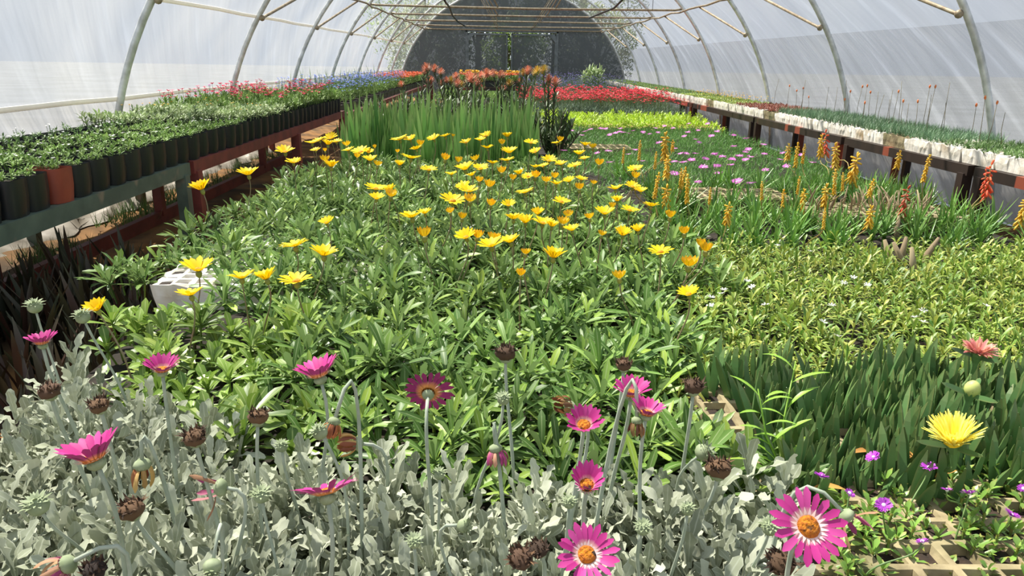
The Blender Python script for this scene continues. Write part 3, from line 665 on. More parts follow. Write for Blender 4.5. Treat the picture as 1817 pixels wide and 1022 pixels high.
heads += [('open', 567, 668, 92, (-.25, .12, .95), 'cup'), ('open', 288, 658, 66, (.05, -.05, 1), 'cup'), ('open', 75, 610, 52, (-.05, .05, 1), 'cup'), ('open', 168, 815, 112, (-.28, .05, .95), 'cup'),
  ('open', 580, 877, 112, (-.22, .42, .88), 'open'), ('open', 1120, 700, 78, (0, -.12, 1), 'cup'), ('open', 1147, 735, 68, (.1, -.02, 1), 'cup'), ('open', 1036, 755, 68, (-.03, -.4, .9), 'cup'),
  ('open', 1041, 862, 68, (.02, -.38, .92), 'half'), ('open', 1041, 985, 98, (0, -.55, .83), 'open'), ('open', 1434, 935, 118, (-.02, -.68, .73), 'flat'), ('open', 760, 697, 86, (0, .93, .25), 'flat'),
  ('wilt', 253, 830, 55, (0, -.1, -1), 1), ('wilt', 385, 865, 60, (-.95, -.1, .05), 2), ('wilt', 880, 800, 48, (.1, -.2, -.95), 0), ('wilt', 630, 787, 52, (-.9, -.3, .15), 1), ('wilt', 1008, 722, 50, (-.7, -.5, .4), 1),
  ('wilt', 1130, 750, 40, (0, -.2, -1), 1), ('wilt', 592, 752, 45, (-.2, -.3, -.8), 1), ('wilt', 1505, 920, 55, (.5, -.3, -.6), 2), ('wilt', 115, 1005, 60, (-.7, -.2, -.4), 0),
  ('dried', 897, 627, 40, (0, 0, 1), 0), ('dried', 1107, 648, 30, (0, 0, 1), 1), ('dried', 1231, 686, 38, (0, 0, 1), 0), ('dried', 88, 694, 34, (0, -.1, 1), 0), ('dried', 176, 720, 32, (0, -.2, 1), 1), ('dried', 458, 740, 36, (.1, .1, 1), 0),
  ('dried', 345, 777, 38, (0, -.2, 1), 1), ('dried', 233, 905, 42, (-.1, -.2, 1), 0), ('dried', 925, 992, 44, (-.2, -.4, .9), 1), ('dried', 957, 975, 36, (-.3, -.2, .8), 0), ('dried', 1388, 1000, 46, (-.4, -.3, .8), 1), ('dried', 1275, 832, 46, (0, 0, 1), 0), ('dried', 168, 1012, 36, (0, -.2, 1), 1),
  ('bud', 62, 545, 20, (0, -.1, 1), 0), ('bud', 147, 563, 20, (-.2, -.1, 1), 0), ('bud', 68, 898, 28, (-.1, -.2, 1), 0), ('bud', 893, 709, 20, (0, -.1, 1), 0), ('bud', 568, 768, 24, (-.4, -.1, .9), 0), ('bud', 464, 880, 24, (0, -.1, 1), 0), ('bud', 1248, 803, 30, (.5, -.2, .6), 0),
  ('bud', 822, 933, 22, (.7, -.3, .1), 0), ('bud', 500, 793, 18, (0, 0, 1), 0), ('bud', 1366, 937, 24, (0, -.2, 1), 0), ('bud', 735, 962, 18, (0, -.2, 1), 0), ('bud', 1220, 905, 16, (0, 0, 1), 0), ('bud', 1140, 938, 22, (.1, -.2, 1), 0), ('bud', 377, 1005, 26, (0, -.5, -.6), 0), ('bud', 780, 842, 16, (0, 0, 1), 0), ('bud', 1010, 893, 16, (0, 0, 1), 0)]
bear = {}
for kind, px, py, wpx, n, key in heads:
    real = {'open': .075, 'wilt': .042, 'dried': .032, 'bud': .019}[kind]
    z = .565 if kind == 'open' else (.55 if py < 780 else .47)
    p = AT(px, py, z=z); dist = (p - Vector((0, 0, CZ))).length
    sc = max(.75, min(1.25, wpx * dist / F / real))
    root = Vector((p.x * .96 + U(-.02, .02), min(p.y + U(.0, .05), 1.4), BZ))
    pl = min(silver, key=lambda o: (o.location.x - root.x) ** 2 + (o.location.y - root.y) ** 2); root = Vector((pl.location.x * .5 + root.x * .5, pl.location.y * .5 + root.y * .5, BZ + .01))
    nv = Vector(n).normalized(); sp = U(0, 6)
    bear.setdefault(pl.name, []).append(kind)
    if kind == 'open':
        f = obj('flower', ARO[key], pl, p, None, sc, qn(n, sp)); obj('disc', ARD, f, p + nv * .001, None, sc, qn(n, sp)); obj('pale_ring', ARR, f, p, None, sc, qn(n, sp)); base = p - nv * .009 * sc
        obj('calyx', CAL, f, p - nv * .004 * sc, None, sc * .88, qn(n, sp))
    elif kind == 'wilt':
        f = obj('wilted_flower', WIL[key], pl, p, None, sc, qn(n, sp)); base = p - nv * .007 * sc; obj('calyx', CAL, f, p - nv * .003 * sc, None, sc * .95, qn(n, sp))
    elif kind == 'dried':
        f = obj('dried_flower_head', DRY[key], pl, p, None, sc, qn(n, sp)); base = p - nv * .006; obj('calyx', CAL, f, p - nv * .007 * sc, None, sc * .85, qn(n, sp))
    else: f = obj('flower_bud', BUDM, pl, p, None, sc, qn(n, sp)); base = p - nv * .006
    obj('stem', stem_mesh('stem', root, base, n, .0026 if kind != 'bud' else .0021, M['silver_stem'], .3 if n[2] > 0 else .55), f)
KN = {'open': 'open magenta flower', 'wilt': 'wilting flower', 'dried': 'dried brown head', 'bud': 'round bud'}
def plural(n, s): return NUM[n] + ' ' + s + ('s' if n > 1 else '')
for o in silver:
    b = bear.get(o.name, []); parts_ = [plural(b.count(k), KN[k]) for k in ('open', 'wilt', 'dried', 'bud') if k in b][:2]
    r, c = o['rc']; del o['rc']
    tag(o, 'silvery daisy' + (' with ' + ', '.join(p.replace(' brown', '') for p in parts_) if parts_ else ' of leaves only') + ', %s from left, %s row back' % (od(c), od(r)), 'daisy plant', 'silver-leaved daisies in the foreground')

# ------------------------------------------------------------------ gazanias
GF = '''506,270,30 521,289,24 441,310,39 358,336,36 554,254,22 567,249,20 587,246,24 582,257,22 597,252,18 560,267,16 588,296,29 618,267,20 640,270,32 654,271,18 657,285,25 709,248,26 728,248,20 739,265,22 729,281,36 709,293,21 761,302,26 770,247,22 790,242,20 827,254,20 852,249,18 862,242,20 865,263,21 900,243,21 904,271,28 900,285,24 942,254,22 950,270,20 801,310,18 825,301,33 837,312,18 853,300,26 874,290,20 822,332,25 832,340,30 922,309,22 937,314,20 932,342,28 949,297,14 964,295,14 974,286,26 996,292,21 1020,295,22 1028,274,22 1037,282,12 1038,258,20 988,254,18 987,327,24 1010,322,20 1031,319,20 1127,301,24 1092,336,26 1122,332,25 1137,340,20 667,336,34 692,338,24 668,353,27 803,357,40 902,365,18 731,386,40 754,379,20 827,422,36 872,437,42 906,430,36 911,389,33 932,395,32 954,380,22 963,397,34 979,402,24 1015,409,28 996,359,28 982,457,44 1073,380,34 1095,357,22 1117,374,28 1155,366,26 1105,417,32 1132,410,24 1172,448,38 1222,523,34 352,480,50 339,524,42 173,550,38 429,494,40 473,495,42 526,500,50 524,437,44 575,453,46 580,396,26'''
GH = '''577,285,14 615,258,14 746,257,12 790,283,13 813,287,12 843,284,14 891,255,10 890,306,14 850,322,12 868,331,16 910,318,12 950,314,14 1063,292,14 1052,262,12 994,250,12 984,315,12 969,322,14 1053,326,10 1028,335,14 1127,315,14 634,279,10 670,293,12 693,348,20 834,357,18 871,364,14 799,377,12 820,387,14 753,419,26 847,421,18 877,424,18 999,397,18 932,450,14 924,488,14 1008,383,14 1068,417,12 1046,387,14 1085,368,12 1189,385,16 1099,493,20 1222,471,24 1244,436,16 1252,445,20 1214,414,16'''
GB = '665,262,8 705,270,8 804,242,8 577,268,8'
gaz = []
rows = [1.13 + .165 * i for i in range(23)]
for r, y in enumerate(rows):
    x0 = -.70 - .55 * max(0, min(1, (y - 1.4) / .9)) if y < 2.3 else -1.08
    x1 = .40 if y < 1.6 else (.40 + .26 * min(1, (y - 1.6) / .6) if y < 2.6 else max(.42, .66 - .16 * (y - 2.6)))
    if y < 2.1: x0 = max(x0, -.95)
    if y < 1.3: x1 = .50
    if y > 4.5: x0 = -.95
    row = []; x = x0 + .08 * (r % 2)
    while x < x1:
        xx, yy = x + U(-.03, .03), y + U(-.035, .035)
        fy = 1.09 if xx > 0 else 1.09 - .42 * xx
        hole = -1.25 < xx < -.76 and 1.88 < yy < 2.28 
        if yy > fy and not hole:
            young = (xx < -.42 and yy < 1.9)
            o = obj('gazania_plant', rnd.choice(GAZL if young else GAZ), None, (xx, yy, BZ), (0, 0, U(0, 6.3)), U(.85, 1.15)); o['rc'] = (r, len(row)); row.append(o); gaz.append(o)
        x += .165
gb = {}
def gazflower(px, py, w, kind):
    z = .50
    for _ in range(8): p = AT(px, py, z=z); z = .5 * z + .5 * (.435 + .026 * p.y)
    if kind == 'closed': p.z -= .0
    dist = (p - Vector((0, 0, CZ))).length
    pl = min(gaz, key=lambda o: (o.location.x - p.x) ** 2 + (o.location.y - p.y - .02) ** 2)
    n = Vector((U(-.28, .12), U(-.3, .12), 1)).normalized() if kind == 'open' else Vector((U(-.15, .15), U(-.15, .15), 1)).normalized()
    nm = {'open': 'flower', 'half': 'half_open_flower', 'closed': 'flower_bud'}[kind]
    if kind == 'open': sc = max(.85, min(1.5, w * dist / F / .058)); me = rnd.choice(GZO)
    elif kind == 'half': sc = max(.8, min(1.4, w * dist / F / .026)); me = rnd.choice(GZH)
    else: sc = .8; me = GZH[1]
    sp = U(0, 6); f = obj(nm, me, pl, p, None, sc, qn(n, sp))
    if kind == 'open': obj('disc', GZD, f, p + n * .002, None, sc, qn(n, sp))
    obj('calyx', CALG, f, p - n * .006 * sc, None, sc, qn(n, sp))
    root = Vector((pl.location.x * .6 + p.x * .4, pl.location.y * .6 + p.y * .4, BZ + .02)); obj('stem', stem_mesh('stem', root, p - n * .012 * sc, n, .0019, M['gaz_stem'], .35), f)
    gb.setdefault(pl.name, []).append(kind)
for L_, k in ((GF, 'open'), (GH, 'half'), (GB, 'closed')):
    for t in L_.split(): gazflower(*map(float, t.split(',')), k)
KG = {'open': 'open yellow flower', 'half': 'half-open flower', 'closed': 'closed bud'}
for o in gaz:
    b = gb.get(o.name, []); pp = [plural(b.count(k), KG[k]) for k in ('open', 'half', 'closed') if k in b][:2]
    r, c = o['rc']; del o['rc']
    tag(o, ('gazania with ' + ' and '.join(pp) if pp else 'leafy gazania without flowers') + ', %s from left, %s row back' % (od(c), od(r)), 'gazania plant', 'gazanias in the middle bed')

# white trays showing at the left edge of the bed
for k, (x, y, rz, lab) in enumerate([(-.72, 2.36, .05, 'cream polystyrene tray end showing through the gazanias at the bed edge'), (-.69, 2.74, -.02, 'white polystyrene tray just behind the cream one under the gazanias')]):
    tag(obj('seedling_tray', TRW[k], None, (x, y, BZ), (0, 0, rz)), lab, 'tray')

# ------------------------------------------------------------------ irises
for r in range(12):
    for c in range(12):
        x = -.97 + c * .107 + U(-.03, .03); y = 4.85 + r * .115 + U(-.03, .03)
        if y < 4.75 or (r < 2 and c > 9): pass
        o = obj('iris_plant', rnd.choice(IRI), None, (x, y, BZ), (0, 0, U(-.6, .6) + (PI if rnd.random() < .5 else 0)), U(.78, 1.16))
        tag(o, 'upright sword-leaved iris fan in the tall green block behind the gazanias', 'iris plant', 'irises in the tall green block')

# ------------------------------------------------------------------ pincushion shrubs behind
def pin_head(seed, mat):
    q = random.Random(seed); mb = MB(); mb.blob((0, 0, 0), .014, .014, .014, 8, 5)
    for k in range(90):
        t = k / 90; e = 1.5 - 1.9 * t; mb.leaf((0, 0, .004), k * 2.4, e, .042 * q.uniform(.85, 1.1), .004, -.5, 3, .1, 0, lambda t: .6)
    return mb.mesh('flower_head', M[mat])
PINH = [pin_head(1, 'orange_fl'), pin_head(2, 'orange_fl'), pin_head(3, 'olive_fl')]
PH = '713,152,10 758,123,18 770,125,14 753,129,16 781,130,9 764,145,9 792,145,12 800,146,10 809,137,12 811,151,16 820,152,14 830,135,16 836,143,18 843,141,12 847,150,14 853,136,14 855,159,10 864,134,16 876,134,14 887,136,14 892,136,10 893,160,8 854,143,10 929,132,13 936,129,17 954,129,15 964,128,20 973,148,14 985,149,16 924,146,9 783,150,10 905,150,10 948,133,12'
shr = []
spots = [(-1.02, 6.75), (-.55, 6.6), (-.1, 6.5), (.28, 6.2), (-.8, 7.5), (-.3, 7.4), (.2, 7.3), (.42, 5.85), (-.95, 8.4), (-.45, 8.3), (.1, 8.3)]
pinb = {}
hp = []
for t in PH.split():
    px, py, w = map(float, t.split(',')); Y = max(6.3, min(8.6, .088 * F / w)) if px < 955 else 5.95 ; hp.append((AT(px, py, Y=Y), w))
for (x, y) in spots:
    o = empty('pincushion_shrub', (x, y, BZ)); shr.append(o)
asn = {o.name: [] for o in shr}
for p, w in hp: asn[min(shr, key=lambda o: (o.location.x - p.x) ** 2 + .6 * (o.location.y - p.y) ** 2).name].append(p)
for i, o in enumerate(shr):
    st = MB(); lf = MB(); tips = list(asn[o.name]); b0 = Vector(o.location)
    for k in range(14): a = U(0, 6.3); tips.append(b0 + Vector((math.cos(a) * U(.05, .24), math.sin(a) * U(.05, .24), U(.2, .40))))
    for p in tips:
        m_ = (b0 * .5 + p * .5) + Vector((0, 0, -.05)); pts = [b0 + Vector((U(-.02, .02), U(-.02, .02), 0)), m_, Vector(p)]; st.tube(pts, [.008, .006, .005], 5)
        for k in range(54):
            t = .15 + .83 * k / 54; c = pts[0] * (1 - t) ** 2 + m_ * 2 * t * (1 - t) + p * t * t
            lf.leaf(c, k * 2.4 + U(-.3, .3), U(.5, 1.3), U(.06, .095), U(.012, .018), U(-.2, .3), 3, .2, 0, lance)
    obj('stems', st.mesh('stems', M['pin_stem']), o); obj('foliage', lf.mesh('foliage', M['pin_leaf']), o)
    for p in asn[o.name]: obj('flower_head', PINH[2] if rnd.random() < .2 else rnd.choice(PINH[:2]), o, p, (U(-.3, .3), U(-.3, .3), U(0, 6)), U(1.2, 1.6))
    c_ = len(asn[o.name]); tag(o, 'dark leafy shrub with %s orange pincushion flowers, %s of the shrubs behind the irises' % (NUM[min(c_, 12)], od(i)), 'shrub', 'pincushion shrubs behind the irises')
mb = MB(); mb.tube([(0, 0, 0), (0, 0, .10)], [.055, .068], 14); mb.tube([(0, 0, .09), (0, 0, .105)], [.071, .071], 14)
pp = AT(944, 268, z=BZ + .06); p_ = obj('plant_pot', mb.mesh('plant_pot', M['brown_pot']), None, (max(pp.x, .38), 4.9, BZ)); tag(p_, 'brown plastic pot at the right end of the irises', 'plant pot')
mb = MB(); mb.blob((p_.location.x, p_.location.y, BZ + .1), .062, .062, .012, 12, 4, 0, .1); obj('soil', mb.mesh('soil', M['soil']), p_)
# ------------------------------------------------------------------ right half of the bed: aloes
aloes = []
for r, y in enumerate([2.92 + .165 * i for i in range(9)]):
    x = (.72 + .02 * r) + .08 * (r % 2); c = 0
    while x < 2.33:
        xx, yy = x + U(-.03, .03), y + U(-.03, .03)
        if not (1.50 < xx < 2.22 and 3.32 < yy < 3.74) and not (.86 < xx < 1.58 and 3.74 < yy < 4.15) and not (1.5 < xx < 1.78 and yy < 3.05):
            o = obj('aloe_plant', rnd.choice(ALO), None, (xx, yy, BZ), (0, 0, U(0, 6.3)), U(.85, 1.2)); o['rc'] = (r, c); aloes.append(o); c += 1
        x += .165
for r, (px, py) in enumerate([(1105, 300), (1165, 330), (1190, 352), (1215, 350)]):
    p = AT(px, py, z=.36); o = obj('aloe_plant', rnd.choice(ALO), None, (p.x, p.y, BZ), (0, 0, U(0, 6.3)), 1.2); o['rc'] = (20 + r, 0); aloes.append(o)
def raceme(seed, n, L, mat, fl=.026, droop=True):
    q = random.Random(seed); mb = MB(); mb.tube([(0, 0, -.01), (0, 0, L)], [.0022, .0012], 5, 1)
    for k in range(n):
        t = k / n; a = k * 2.4; up = 1.2 if t > .9 else (-.9 if t < .6 else -.7 + 3.2 * (t - .6))
        d = Vector((math.cos(a) * math.cos(up), math.sin(a) * math.cos(up), math.sin(up))); p = Vector((0, 0, L * t)); l = fl * (1 - .5 * t) * q.uniform(.85, 1.1)
        mb.tube([p, p + d * l * .3, p + d * l * .8, p + d * l], [.0010, .0030, .0030, .0018], 5)
    return mb.mesh('flower_spike', [M[mat], M['aloe_stalk']])
RAC = {'y': [raceme(1, 34, .075, 'aloe_fl', .029), raceme(2, 28, .062, 'aloe_fl', .031)], 't': [raceme(3, 42, .10, 'aloe_fl', .018)], 'r': [raceme(4, 18, .085, 'aloe_red', .03), raceme(5, 16, .08, 'aloe_red', .026)]}
RL = '1181,257,40,y 1194,256,18,y 1184,295,34,y 1183,345,42,y 1163,328,40,t 1163,284,26,t 1211,315,34,t 1221,334,44,t 1260,350,22,t 1292,374,36,y 1106,275,24,t 1135,266,30,t 1127,322,26,t 1399,266,26,y 1414,274,36,t 1426,272,28,t 1458,257,30,y 1469,246,46,r 1485,274,34,y 1516,288,50,y 1594,281,24,y 1642,298,38,t 1757,316,48,r 1353,338,28,t 1392,350,24,y 1417,328,26,t 1424,354,32,y 1466,342,36,y 1483,322,36,t 1497,322,26,t 1545,332,24,y 1545,379,34,y 1463,391,24,t 1604,352,46,r 1815,372,40,y 1208,316,30,t 1748,320,30,r'
ab = {}
for k, t in enumerate(RL.split()):
    px, py, h, ty = t.split(','); px, py, h = float(px), float(py), float(h); z = .50 if py < 300 else (.47 if py < 340 else .43)
    c = AT(px, py, z=z); dist = (c - Vector((0, 0, CZ))).length; L = h * dist / F
    me = RAC[ty][k % len(RAC[ty])]; ml = {'y': .08, 't': .10, 'r': .09}[ty]; sc = max(.7, min(1.9, L / ml)); b = c - Vector((0, 0, L / 2))
    pl = min(aloes, key=lambda o: (o.location.x - c.x) ** 2 + (o.location.y - c.y) ** 2)
    f = obj('flower_spike', me, pl, b, (U(-.12, .12), U(-.12, .12), U(0, 6)), sc); ab.setdefault(pl.name, []).append(ty)
    root = Vector((pl.location.x * .5 + b.x * .5, pl.location.y * .5 + b.y * .5, BZ + .03)); obj('stalk', stem_mesh('stalk', root, b, (0, 0, 1), .0026, M['aloe_stalk']), f)
KA = {'y': 'yellow spike', 't': 'thin spike', 'r': 'coral spike'}
for o in aloes:
    b = ab.get(o.name, []); pp = [plural(b.count(k), KA[k]) for k in ('r', 'y', 't') if k in b][:2]; r, c = o['rc']; del o['rc']
    where = '%s from left, %s aloe row' % (od(c), od(r)) if r < 20 else 'among the pink flowers, ' + od(r - 20) + ' from left'
    tag(o, ('aloe with ' + ' and '.join(pp) if pp else 'small green aloe without flowers') + ', ' + where, 'aloe plant', 'aloes on the right of the bed')
# exposed trays on the right half
for k, (x, y, mt, lab) in enumerate([(1.22, 3.95, 0, 'cream polystyrene tray edge showing behind the yellow aloe spikes'), (1.86, 3.53, 1, 'weathered tray of dead stubs under the right bench edge'), (.76, 6.16, 0, 'cream tray edge crossing the pink flowers right of the irises')]):
    o = tag(obj('seedling_tray', TRO[mt], None, (x, y, BZ), (0, 0, 0)), lab, 'tray')
    if k == 1:
        mb = MB()
        for j in range(60):
            p = Vector((x + U(-.3, .3), y + U(-.13, .14), BZ + .06)); mb.tube([p, p + Vector((U(-.02, .02), U(-.02, .02), U(.03, .08))), p + Vector((U(-.03, .03), U(-.03, .03), U(.08, .13)))], [.004, .006, .002], 5)
        s_ = obj('dead_stubs', mb.mesh('dead_stubs', M['dead']), o); s_['kind'] = 'stuff'
# grey fallen aloe stumps in the gap
for k, (px, py) in enumerate([(1592, 425), (1586, 475), (1610, 480), (1625, 490), (1636, 470), (1600, 468)]):
    p = AT(px, py, z=BZ + .03); mb = MB(); a = U(-1, 1); mb.tube([p + Vector((0, 0, -.03)), p + Vector((.03 * a, .02, .04)), p + Vector((.07 * a, .03, .10))], [.012, .013, .006], 6)
    tag(obj('aloe_stump', mb.mesh('aloe_stump', M['dead'])), 'bare grey aloe stump in the gap, %s from the left' % od(k), 'stump', 'bare grey stumps')

# ------------------------------------------------------------------ yellow-green groundcover with tiny white flowers
gcs = []; GAP = AT(1605, 468, z=.28)
for r in range(15):
    y = 1.50 + r * .095; x = (.44 if y < 1.9 else .60 + .1 * min(1, (y - 1.9))) + .05 * (r % 2)
    while x < min(2.34, y * .82 + .55):
        xx, yy = x + U(-.025, .025), y + U(-.025, .025)
        if (Vector((xx, yy, .28)) - GAP).length < .085: x += .1; continue
        o = obj('groundcover_plant', rnd.choice(GC), None, (xx, yy, BZ), (0, 0, U(0, 6.3)), U(.9, 1.25)); gcs.append(o)
        tag(o, 'low yellow-green leafy plug plant in the dense mat before the aloes', 'groundcover plant', 'yellow-green groundcover mat'); x += .105
WFM = daisy(141, 7, .002, .012, .0045, .4, .3, M['white'], .2)
for t in '915,455 865,485 990,495 800,603 755,690 835,765 450,600 380,505 355,475 230,520 215,540 165,560 160,605 145,238 515,285 1285,630 1240,665 1285,690 1620,605 685,315'.split():
    a, b = map(float, t.split(',')); p = AT(1207 + a / 2.979, 340 + b / 2.979, z=BZ + .095)
    pl = min(gcs, key=lambda o: (o.location.x - p.x) ** 2 + (o.location.y - p.y) ** 2)
    f = obj('white_flower', WFM, pl, p, (U(-.5, .2), U(-.3, .3), U(0, 6)), 1.0); pl['label'] = None
    pl['wf'] = pl.get('wf', 0) + 1
k = 0
for o in sorted([o for o in gcs if o.get('wf')], key=lambda o: o.location.x / o.location.y):
    tag(o, 'yellow-green mat plant with tiny white flower, %s from left of those flowering' % od(k), 'groundcover plant', 'yellow-green groundcover mat'); k += 1; del o['wf']

# ------------------------------------------------------------------ finger-leaved ice plants and the small purple ones in front, on old trays
TZ = BZ + .085
for r in range(3):
    for c in range(2):
        x, y = .76 + c * .69, .62 + .355 * r
        tag(obj('seedling_tray', TRO[(r + c) % 2], None, (x, y, BZ), (0, 0, U(-.015, .015))), 'mossy cream cell tray in the right foreground, %s row, %s column' % (od(r), od(c)), 'tray', 'old cell trays in the right foreground')
carp = []
for r in range(5):
    y = 1.10 + r * .088; x = .53 + .05 * (r % 2)
    while x < y * .75 + .42:
        o = obj('finger_leaf_plant', rnd.choice(CARP), None, (x + U(-.02, .02), y + U(-.02, .02), TZ - .055 if y < 1.5 else BZ), (0, 0, U(0, 6.3)), U(.9, 1.15)); carp.append(o); x += .098
        tag(o, 'clump of upright dark green finger leaves in the thick block at right', 'ice plant', 'finger-leaved ice plants')
def big_flower(px, py, wpx, n, kind):
    p = AT(px, py, z=TZ + .115); pl = min(carp, key=lambda o: (o.location.x - p.x) ** 2 + (o.location.y - p.y) ** 2); n = Vector(n).normalized()
    d = (p - Vector((0, 0, CZ))).length; q = qn(n, .3)
    if kind == 'yellow':
        sc = wpx * d / F / .085; f = obj('flower', daisy(151, 46, .008, .038, .0034, .92, .3, M['pale_yel'], .14, 3, 4, lambda t: .9 if t < .95 else .4), pl, p, None, sc, q)
        mb = MB(); mb.blob((0, 0, 0), .012, .012, .010, 14, 5, 0, .12, half=True)
        for k in range(50): a = k * 2.4; mb.leaf((math.cos(a) * .009, math.sin(a) * .009, .002), a, 1.0, .012, .0012, -.4, 2, 0)
        obj('disc', mb.mesh('disc', M['deep_yel']), f, p, None, sc, q)
    elif kind == 'bud':
        sc = 1; mb = MB(); mb.blob((0, 0, .004), .0135, .0135, .017, 12, 7); f = obj('flower_bud', mb.mesh('flower_bud', M['bud_pale']), pl, p, None, 1, q)
    else:
        sc = wpx * d / F / .05; f = obj('faded_flower', daisy(152, 30, .004, .022, .005, .7, .5, M['faded'], .5, 2, 3, strapp, .4), pl, p, None, sc, q)
    mb = MB(); mb.tube([Vector((0, 0, -.05)), Vector((0, 0, -.02)), Vector((0, 0, -.004)), Vector((0, 0, .004))], [.004, .006, .012, .013], 8)
    for k in range(3): finger(mb, (math.cos(k * 2.1 + .5) * .009, math.sin(k * 2.1 + .5) * .009, -.006), k * 2.1 + .5, .35, .045, .005, .1)
    obj('calyx', mb.mesh('calyx', M['carpo'], False), f, p, None, 1.0, q)
    root = Vector((pl.location.x, pl.location.y, TZ)); obj('stem', stem_mesh('stem', root, p - n * .045, n, .0045, M['carp_stem'], .3), f)
    return pl
M['bud_pale'] = plain('pale_bud', '#c9cf7a', '#a9b860', 30, .5); M['faded'] = leafmat('faded_pink_petal', ['#d8907a', '#c87a80', '#e0a88a', '#b86a6a'], rough=.7, transl=.2); M['carp_stem'] = plain('green_stem', '#6f8a4a', '#5c7a42', 20, .5)
for a, lab in ((((1692, 785), 96, (-.25, -.12, .95), 'yellow'), 'finger-leaved ice plant bearing the large pale yellow flower'), (((1724, 694), 34, (.05, -.1, 1), 'bud'), 'finger-leaved ice plant bearing the plump pale green bud'), (((1735, 628), 56, (0, -.1, 1), 'faded'), 'finger-leaved ice plant bearing the faded pink flower')):
    pl = big_flower(*a[0], *a[1:]); pl['label'] = lab
dels = []; k = 0
VFM = daisy(161, 24, .002, .0105, .0022, .35, .2, M['violet'], .2, 2, 2, lambda t: .9)
for r in range(6):
    for c in range(13):
        x, y = .50 + c * .085 + U(-.02, .02), .66 + r * .085 + U(-.02, .02)
        if x > y * .78 + .40 or (y < .80 and x < .66 and c % 2) or (y < .84 and rnd.random() < .42) or (x < .5 and y < .9): continue
        o = obj('purple_ice_plant', rnd.choice(DEL), None, (x, y, TZ - .04), (0, 0, U(0, 6.3)), U(.95, 1.35)); dels.append(o)
        tag(o, 'small fleshy green plug plant without flower in the right foreground trays', 'ice plant', 'small fleshy plants in old trays')
k = 0
for px, py in ((1457, 846), (1550, 812), (1648, 830), (1568, 897), (1720, 876), (1795, 915), (1507, 876), (1680, 870), (1816, 868), (1637, 962)):
    p = AT(px, py, z=TZ + .06); pl = min([o for o in dels if not o.get('used')], key=lambda o: (o.location.x - p.x) ** 2 + (o.location.y - p.y) ** 2); pl['used'] = 1
    f = obj('flower', VFM, pl, p, (U(-.5, .1), U(-.3, .3), U(0, 6)), 1.0 if k < 6 else .7); mb = MB(); mb.blob((0, 0, .001), .003, .003, .003, 8, 4); obj('disc', mb.mesh('disc', M['white']), f, p)
    obj('stem', stem_mesh('stem', Vector((pl.location.x, pl.location.y, TZ - .02)), p, (0, 0, 1), .0012, M['carp_stem']), f)
    pl['label'] = 'small fleshy plant with violet flower, %s from front left of those flowering' % od(k); k += 1
for o in dels:
    if o.get('used'): del o['used']
# a tall weed, and dry leaves
p0 = AT(1392, 862, z=TZ); mb = MB(); tp = AT(1412, 640, Y=p0.y + .1)
for a, b in ((p0, tp), (p0 + Vector((.01, .01, 0)), AT(1345, 690, Y=p0.y + .05))):
    b = Vector(b); m_ = a * .5 + b * .5 + Vector((-.012, 0, .0)); pts = [a, m_, b]; mb.tube(pts, [.0022, .0018, .001], 5)
    for k in range(9):
        t = .12 + k * .1; c = a * (1 - t) ** 2 + m_ * 2 * t * (1 - t) + b * t * t; mb.leaf(c, (0 if k % 2 else PI) + U(-.6, .6), U(.5, 1.0), U(.045, .07), .0095, U(.5, 1.3), 6, .2, 0, lance)
tag(obj('weed', mb.mesh('weed', M['weed'])), 'tall light green weed with narrow leaves beside the finger-leaved clumps', 'weed')
for k, (px, py, lab) in enumerate([(1660, 848, 'curled tan dry leaf below the pale yellow flower'), (1508, 805, 'orange tan dry leaf at the foot of the finger leaves'), (1605, 815, 'rusty dry leaf between the two violet flowers'), (1440, 868, 'tan dry stalk-like leaf near the weed')]):
    p = AT(px, py, z=TZ + .025); mb = MB(); mb.leaf((0, 0, 0), U(-.5, .5), .15, .055, .016, .4, 5, .6, 0, lance); o = obj('dry_leaf', mb.mesh('dry_leaf', M['tan']) if 'tan' in M else None, None, p) if 'tan' in M else None
    if o is None:
        M['tan'] = leafmat('tan_dry_leaf', ['#c8944a', '#b07a3a'], rough=.8, transl=.2); o = obj('dry_leaf', mb.mesh('dry_leaf', M['tan']), None, p)
    tag(o, lab, 'leaf', 'dry leaves on the trays')
# ------------------------------------------------------------------ pink ice plants
lam = []
for r in range(18):
    y = 4.28 + r * .19; x = (.50 if y > 4.7 else .75) + .09 * (r % 2)
    while x < min(2.36, 2.36):
        xx, yy = x + U(-.04, .04), y + U(-.04, .04)
        if not (.40 < xx < 1.12 and 5.94 < yy < 6.36):
            o = obj('pink_ice_plant', rnd.choice(LAMP), None, (xx, yy, BZ), (0, 0, U(0, 6.3)), U(.9, 1.2)); lam.append(o)
            tag(o, 'mounded green ice plant without flower in the pink-flowered stretch', 'ice plant', 'pink-flowered ice plants')
        x += .19
PKM = [daisy(171 + s, 18, .003, .019, .0055, .25, .2, M['pink'], .15, 1, 3, strapp) for s in range(2)]
PKC = disc(.0045, .003, M['white'], 8)
Z4 = '233,60 300,55 388,55 490,62 535,45 462,92 620,38 660,40 690,88 735,75 770,65 800,70 845,76 775,38 880,55 958,68 1013,82 1080,70 1060,35 1130,18 1200,35 1090,152 320,215 340,130 680,220 895,210 845,245 590,235 690,310 950,300 1260,240 1310,240 1380,240 1210,200 1210,305 1260,310 1285,310 1350,290 1465,282 1445,350 1215,402 1400,472 1560,340 1665,332 1680,285 1740,260 1690,182 1385,125 1410,150 1320,70 1510,98 1560,65 1690,92 1790,118 1535,245 1600,265 1290,100 1560,400 1720,460'
Z3 = '45,655 145,655 195,695 165,718 40,700 95,690 285,715 345,733 280,775 360,790 345,805 310,825 130,840 60,848 270,845 345,845 370,830 180,815 220,830 120,887 195,880 265,873 445,815 440,765 540,810 530,845 560,880 640,820 700,860 810,885 95,965 300,960 450,900 375,970 200,918'
